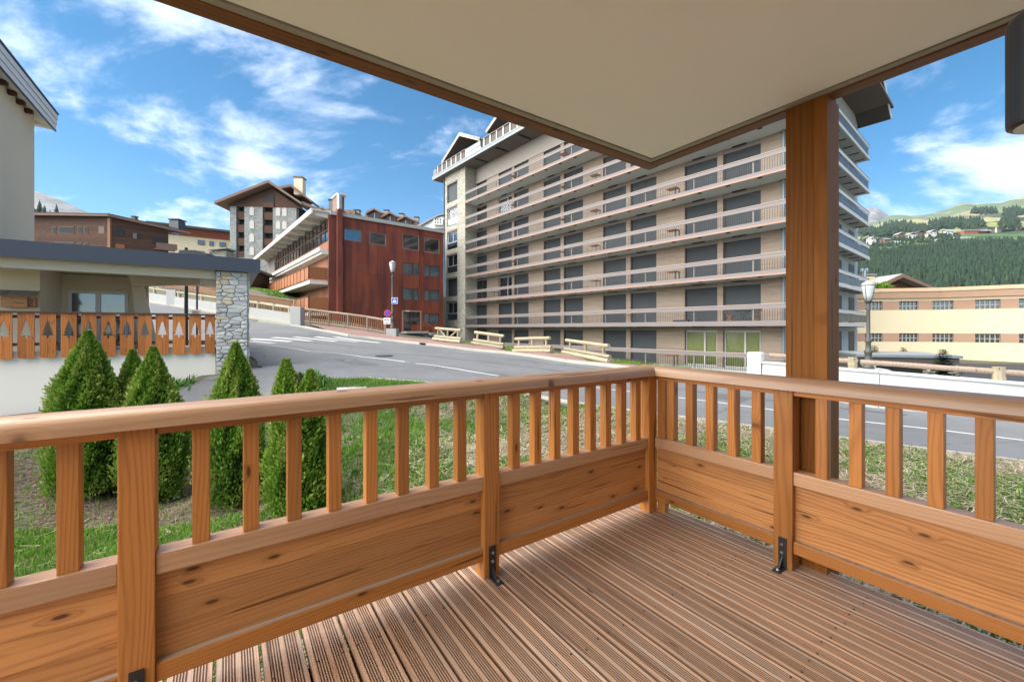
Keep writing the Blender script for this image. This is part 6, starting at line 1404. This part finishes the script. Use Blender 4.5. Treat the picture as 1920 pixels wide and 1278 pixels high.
# mountain with ski slopes
ridge = [(1400, 470), (1560, 440), (1605, 428), (1640, 420), (1690, 407), (1740, 403), (1775, 392), (1809, 379), (1830, 382), (1880, 380), (1892, 375), (1920, 370), (2000, 352), (2200, 330)]
def mount(u, v):
    px = 1380 + 800 * u; Y = 640 + 1500 * v; k = (px - 960) / F_PX; zr0 = z_at(interp(px, plat) + 4, 640); zr1 = z_at(interp(px, ridge), 2140)
    f = v ** 1.12; z = zr0 + (zr1 - zr0) * f; z += (26 * fbm(k * Y * .003, Y * .003) + 8 * fbm(k * Y * .012, Y * .012, 4, 3)) * min(1, v * 6) * (1 if v < .93 else .25)
    return (k * Y, Y, z)
def mat_mount():
    t = NT('alpine_meadow'); p = t.wpos(); s3 = t.new('ShaderNodeSeparateXYZ'); t.put(s3.inputs[0], p)
    q = t.scale(p, (1, .45, 2.2)); n = t.noise(q, .0045, 6, .6); n2 = t.noise(q, .02, 6, .65); n3 = t.noise(t.scale(p, (1, .6, 3)), .0022, 4, .5)
    c = t.mix(t.ramp(n2, .3, .7), (.14, .185, .055), (.27, .275, .10)); up = t.ramp(s3.outputs[2], 330, 520)
    c = t.mix(up, c, (.085, .125, .065)); c = t.mix(t.ramp(n3, .52, .6), c, (.27, .235, .135))
    wd = t.math('MULTIPLY', t.ramp(n, .515, .535), t.math('SUBTRACT', 1.0, t.ramp(s3.outputs[2], 360, 470))); c = t.mix(wd, c, (.018, .04, .028))
    rk = t.math('MULTIPLY', t.ramp(n2, .56, .64), up); c = t.mix(rk, c, (.22, .215, .205))
    t.bump(n2, .7, 12.0); return t.done(c, .95)
M['mount'] = mat_mount(); slope('mountain', mount, 150, 110, M['mount'])
# clumps of trees standing on the ski slopes
pts = []
for cx3, cy3, sx3, sy3, n in ((1680, 428, 22, 7, 260), (1775, 422, 24, 6, 300), (1825, 430, 16, 8, 260), (1893, 422, 11, 20, 420), (1650, 440, 20, 6, 200), (1720, 436, 30, 6, 260), (1905, 400, 18, 4, 90), (1845, 398, 20, 4, 90), (1625, 434, 14, 6, 120)):
    for _ in range(n):
        px = random.gauss(cx3, sx3 * .5); py = random.gauss(cy3, sy3 * .5)
        lo, hi = 0.0, 1.0; u = (px - 1380) / 800; f = lambda v: HOR - (mount(u, v)[2] - EYE) * F_PX / mount(u, v)[1]
        if not 0 < u < 1: continue
        for _i in range(12):
            m_ = (lo + hi) / 2
            if f(m_) > py: lo = m_
            else: hi = m_
        q = mount(u, lo); pts.append((q[0], q[1], q[2] - 2))
pts = np.array(pts); conifer_mass('mountain_woods', pts, RNG.uniform(14, 26, len(pts)), RNG.uniform(5, 9, len(pts)), 3, 5, 2)
# far rocky peak
def mat_rock():
    t = NT('grey_rock_peak'); p = t.wpos(); n = t.noise(t.scale(p, (1, 1, 2)), .006, 8, .7); n2 = t.noise(p, .0015, 4)
    c = t.mix(t.ramp(n, .35, .65), (.13, .13, .14), (.27, .26, .25)); c = t.mix(t.ramp(n2, .55, .65), c, (.14, .16, .10)); t.bump(n, 1, 30); return t.done(c, .95)
M['rock'] = mat_rock()
pk = [(1300, 520), (1500, 470), (1580, 425), (1612, 402), (1622, 392), (1632, 388), (1645, 390), (1658, 399), (1672, 408), (1690, 414), (1760, 430), (1900, 440)]
def peak(u, v):
    px = 1300 + 600 * u; Y = 3200 + 900 * v; k = (px - 960) / F_PX; zt_ = z_at(interp(px, pk), 4100); z = (150 + (zt_ - 150) * v ** .8) + 60 * fbm(k * Y * .0025, Y * .0025, 6) * (1 if v < .95 else .3); return (k * Y, Y, z)
slope('rocky_peak', peak, 150, 50, M['rock'])
lk = [(-120, 372), (0, 345), (66, 358), (95, 366), (125, 378), (160, 397), (200, 405), (300, 430), (420, 470), (600, 520)]
def lpeak(u, v):
    px = -120 + 720 * u; Y = 2600 + 900 * v; k = (px - 960) / F_PX; zt_ = z_at(interp(px, lk), 3500); z = (150 + (zt_ - 150) * v ** .8) + 45 * fbm(k * Y * .0025, Y * .0025, 6) * (1 if v < .95 else .25); return (k * Y, Y, z)
slope('far_left_mountain', lpeak, 120, 40, M['rock'])
lh = [(-100, 350), (0, 362), (70, 378), (100, 384), (134, 402), (180, 425), (300, 465), (420, 490), (560, 540), (760, 590)]
def lhill(u, v):
    px = -100 + 860 * u; Y = 170 + 230 * v; k = (px - 960) / F_PX; zt_ = z_at(interp(px, lh) + 18, 400); return (k * Y, Y, 12 + (max(zt_, 14) - 12) * v + 2 * fbm(k * Y * .02, Y * .02))
slope('left_hillside', lhill, 50, 24, M['hill'])
pts = []
while len(pts) < 900:
    u = random.uniform(.0, .52); v = random.random(); q = lhill(u, v); pts.append((q[0], q[1], q[2] - 1))
pts = np.array(pts); conifer_mass('left_forest', pts, RNG.uniform(8, 15, len(pts)), RNG.uniform(2.2, 3.6, len(pts)), 4, 6, 3)
# ------------------------------------------------------------------ village houses on the plateau
def village_house(px, py, w_px, h_px, mat, roof, lab, Y=600, kind='gable', rz=0.0, name='village_house'):
    X = (px - 960) / F_PX * Y; zb1 = z_at(py + h_px / 2, Y); w_ = w_px / F_PX * Y; h_ = h_px / F_PX * Y; d = max(8, w_ * .6); o = empty(name, (X, Y, zb1), rz, lab, 'house', 'village houses on the hillside')
    BX('wall', M[mat], o, -w_ / 2, w_ / 2, 0, d, -6, h_ * .62)
    if kind == 'gable':
        MB().prism([(-w_ / 2, h_ * .62), (w_ / 2, h_ * .62), (0, h_ * .95)], .1, d, 'y').build('gable', M['chalet'], o); MB().prism([(-w_ * .62, h_ * .52), (0, h_), (w_ * .62, h_ * .52), (w_ * .62, h_ * .60), (0, h_ * 1.1), (-w_ * .62, h_ * .60)], -1.6, d, 'y').build('roof', M[roof], o)
    elif kind == 'side':
        MB().prism([(-1.5, h_ * .55), (d / 2, h_), (d + 1.5, h_ * .55), (d + 1.5, h_ * .62), (d / 2, h_ * 1.1), (-1.5, h_ * .62)], -w_ * .55, w_ * .55, 'x').build('roof', M[roof], o)
    else: BX('roof', M[roof], o, -w_ * .53, w_ * .53, -1, d, h_ * .625, h_ * .75)
    nw = max(2, int(w_ / 4.2)); nf = max(1, int(h_ * .62 / 3))
    for i in range(nw):
        for j in range(nf):
            x = -w_ / 2 + w_ * (i + .5) / nw; z = h_ * .62 * (j + .5) / nf; BX('window', M['framed'], o, x - .8, x + .8, -.12, -.02, z - .7, z + .7)
    return o
vh = [(1688, 456, 18, 9, 'white', 'roofgrey', 'side', 'pale chalet with grey roof, left end of the village row'), (1719, 455, 14, 9, 'snowwhite', 'roofbrown', 'gable', 'white gabled chalet in the lower village row'), (1737, 454, 30, 10, 'white', 'terra', 'gable', 'broad white chalet with red gable in the lower row'), (1760, 452, 14, 8, 'red', 'roofgrey', 'gable', 'small red chalet in the lower row'),
      (1786, 452, 14, 8, 'red', 'roofgrey', 'gable', 'red chalet next to the long pale block'), (1808, 447, 34, 9, 'plaster', 'white', 'flat', 'long cream village block with pale flat roof'), (1690, 440, 12, 8, 'roofbrown', 'roofgrey', 'gable', 'brown chalet among the trees, upper left'), (1712, 441, 16, 9, 'white', 'roofgrey', 'gable', 'white chalet among trees in the upper row'),
      (1727, 437, 13, 8, 'roofbrown', 'roofdark', 'gable', 'dark brown chalet in the upper row'), (1750, 436, 13, 9, 'offwhite', 'roofgrey', 'gable', 'off-white chalet in the middle of the upper row'), (1768, 438, 11, 7, 'roofbrown', 'roofgrey', 'side', 'low brown chalet right of the off-white one'), (1782, 434, 15, 8, 'white', 'roofgrey', 'side', 'long white chalet in the upper row'),
      (1822, 434, 28, 13, 'red', 'roofgrey', 'flat', 'red block with pale roof left of the big residence'), (1846, 434, 22, 10, 'chalet', 'offwhite', 'flat', 'dark block with white roof edge beside the residence'), (1916, 432, 16, 10, 'chalet', 'roofbrown', 'gable', 'brown chalet at the right edge of the village'),
      (1612, 452, 9, 7, 'white', 'roofgrey', 'gable', 'small white chalet beside the apartment block corner'), (1638, 447, 9, 7, 'offwhite', 'roofgrey', 'gable', 'small off-white chalet half hidden by trees at the left'), (1650, 458, 8, 6, 'white', 'roofgrey', 'gable', 'tiny white chalet below the village at the left'), (1664, 449, 10, 6, 'roofbrown', 'roofgrey', 'side', 'tiny brown chalet left of the village rows')]
for px, py, w_, h_, mt, rf, kd, lab in vh: village_house(px, py, w_, h_, mt, rf, lab, Y=585 if py > 444 else 640, kind=kd)
rsd = village_house(1878, 430, 54, 17, 'mauve', 'roofdark', 'long mauve residence with dark roof on the village plateau', Y=640, kind='flat', name='residence_block')
for k, f in enumerate((-.22, .18)): BX('stair_tower', M['plaster'], rsd, 44 * f - 1.2, 44 * f + 1.2, -1.2, -.2, -4, 9.5)
# haze
hz = BX('haze', M['dark'], None, -2700, 3600, -450, 4300, -6.5, 950); hz.data.materials.clear()
hm = bpy.data.materials.new('thin_air'); hm.use_nodes = True; hm.node_tree.nodes.clear(); oo = hm.node_tree.nodes.new('ShaderNodeOutputMaterial'); pv = hm.node_tree.nodes.new('ShaderNodeVolumePrincipled'); pv.inputs['Color'].default_value = (.72, .84, 1, 1); pv.inputs['Density'].default_value = .00004; pv.inputs['Anisotropy'].default_value = .2
hm.node_tree.links.new(pv.outputs[0], oo.inputs['Volume']); hz.data.materials.append(hm); hz['kind'] = 'stuff'
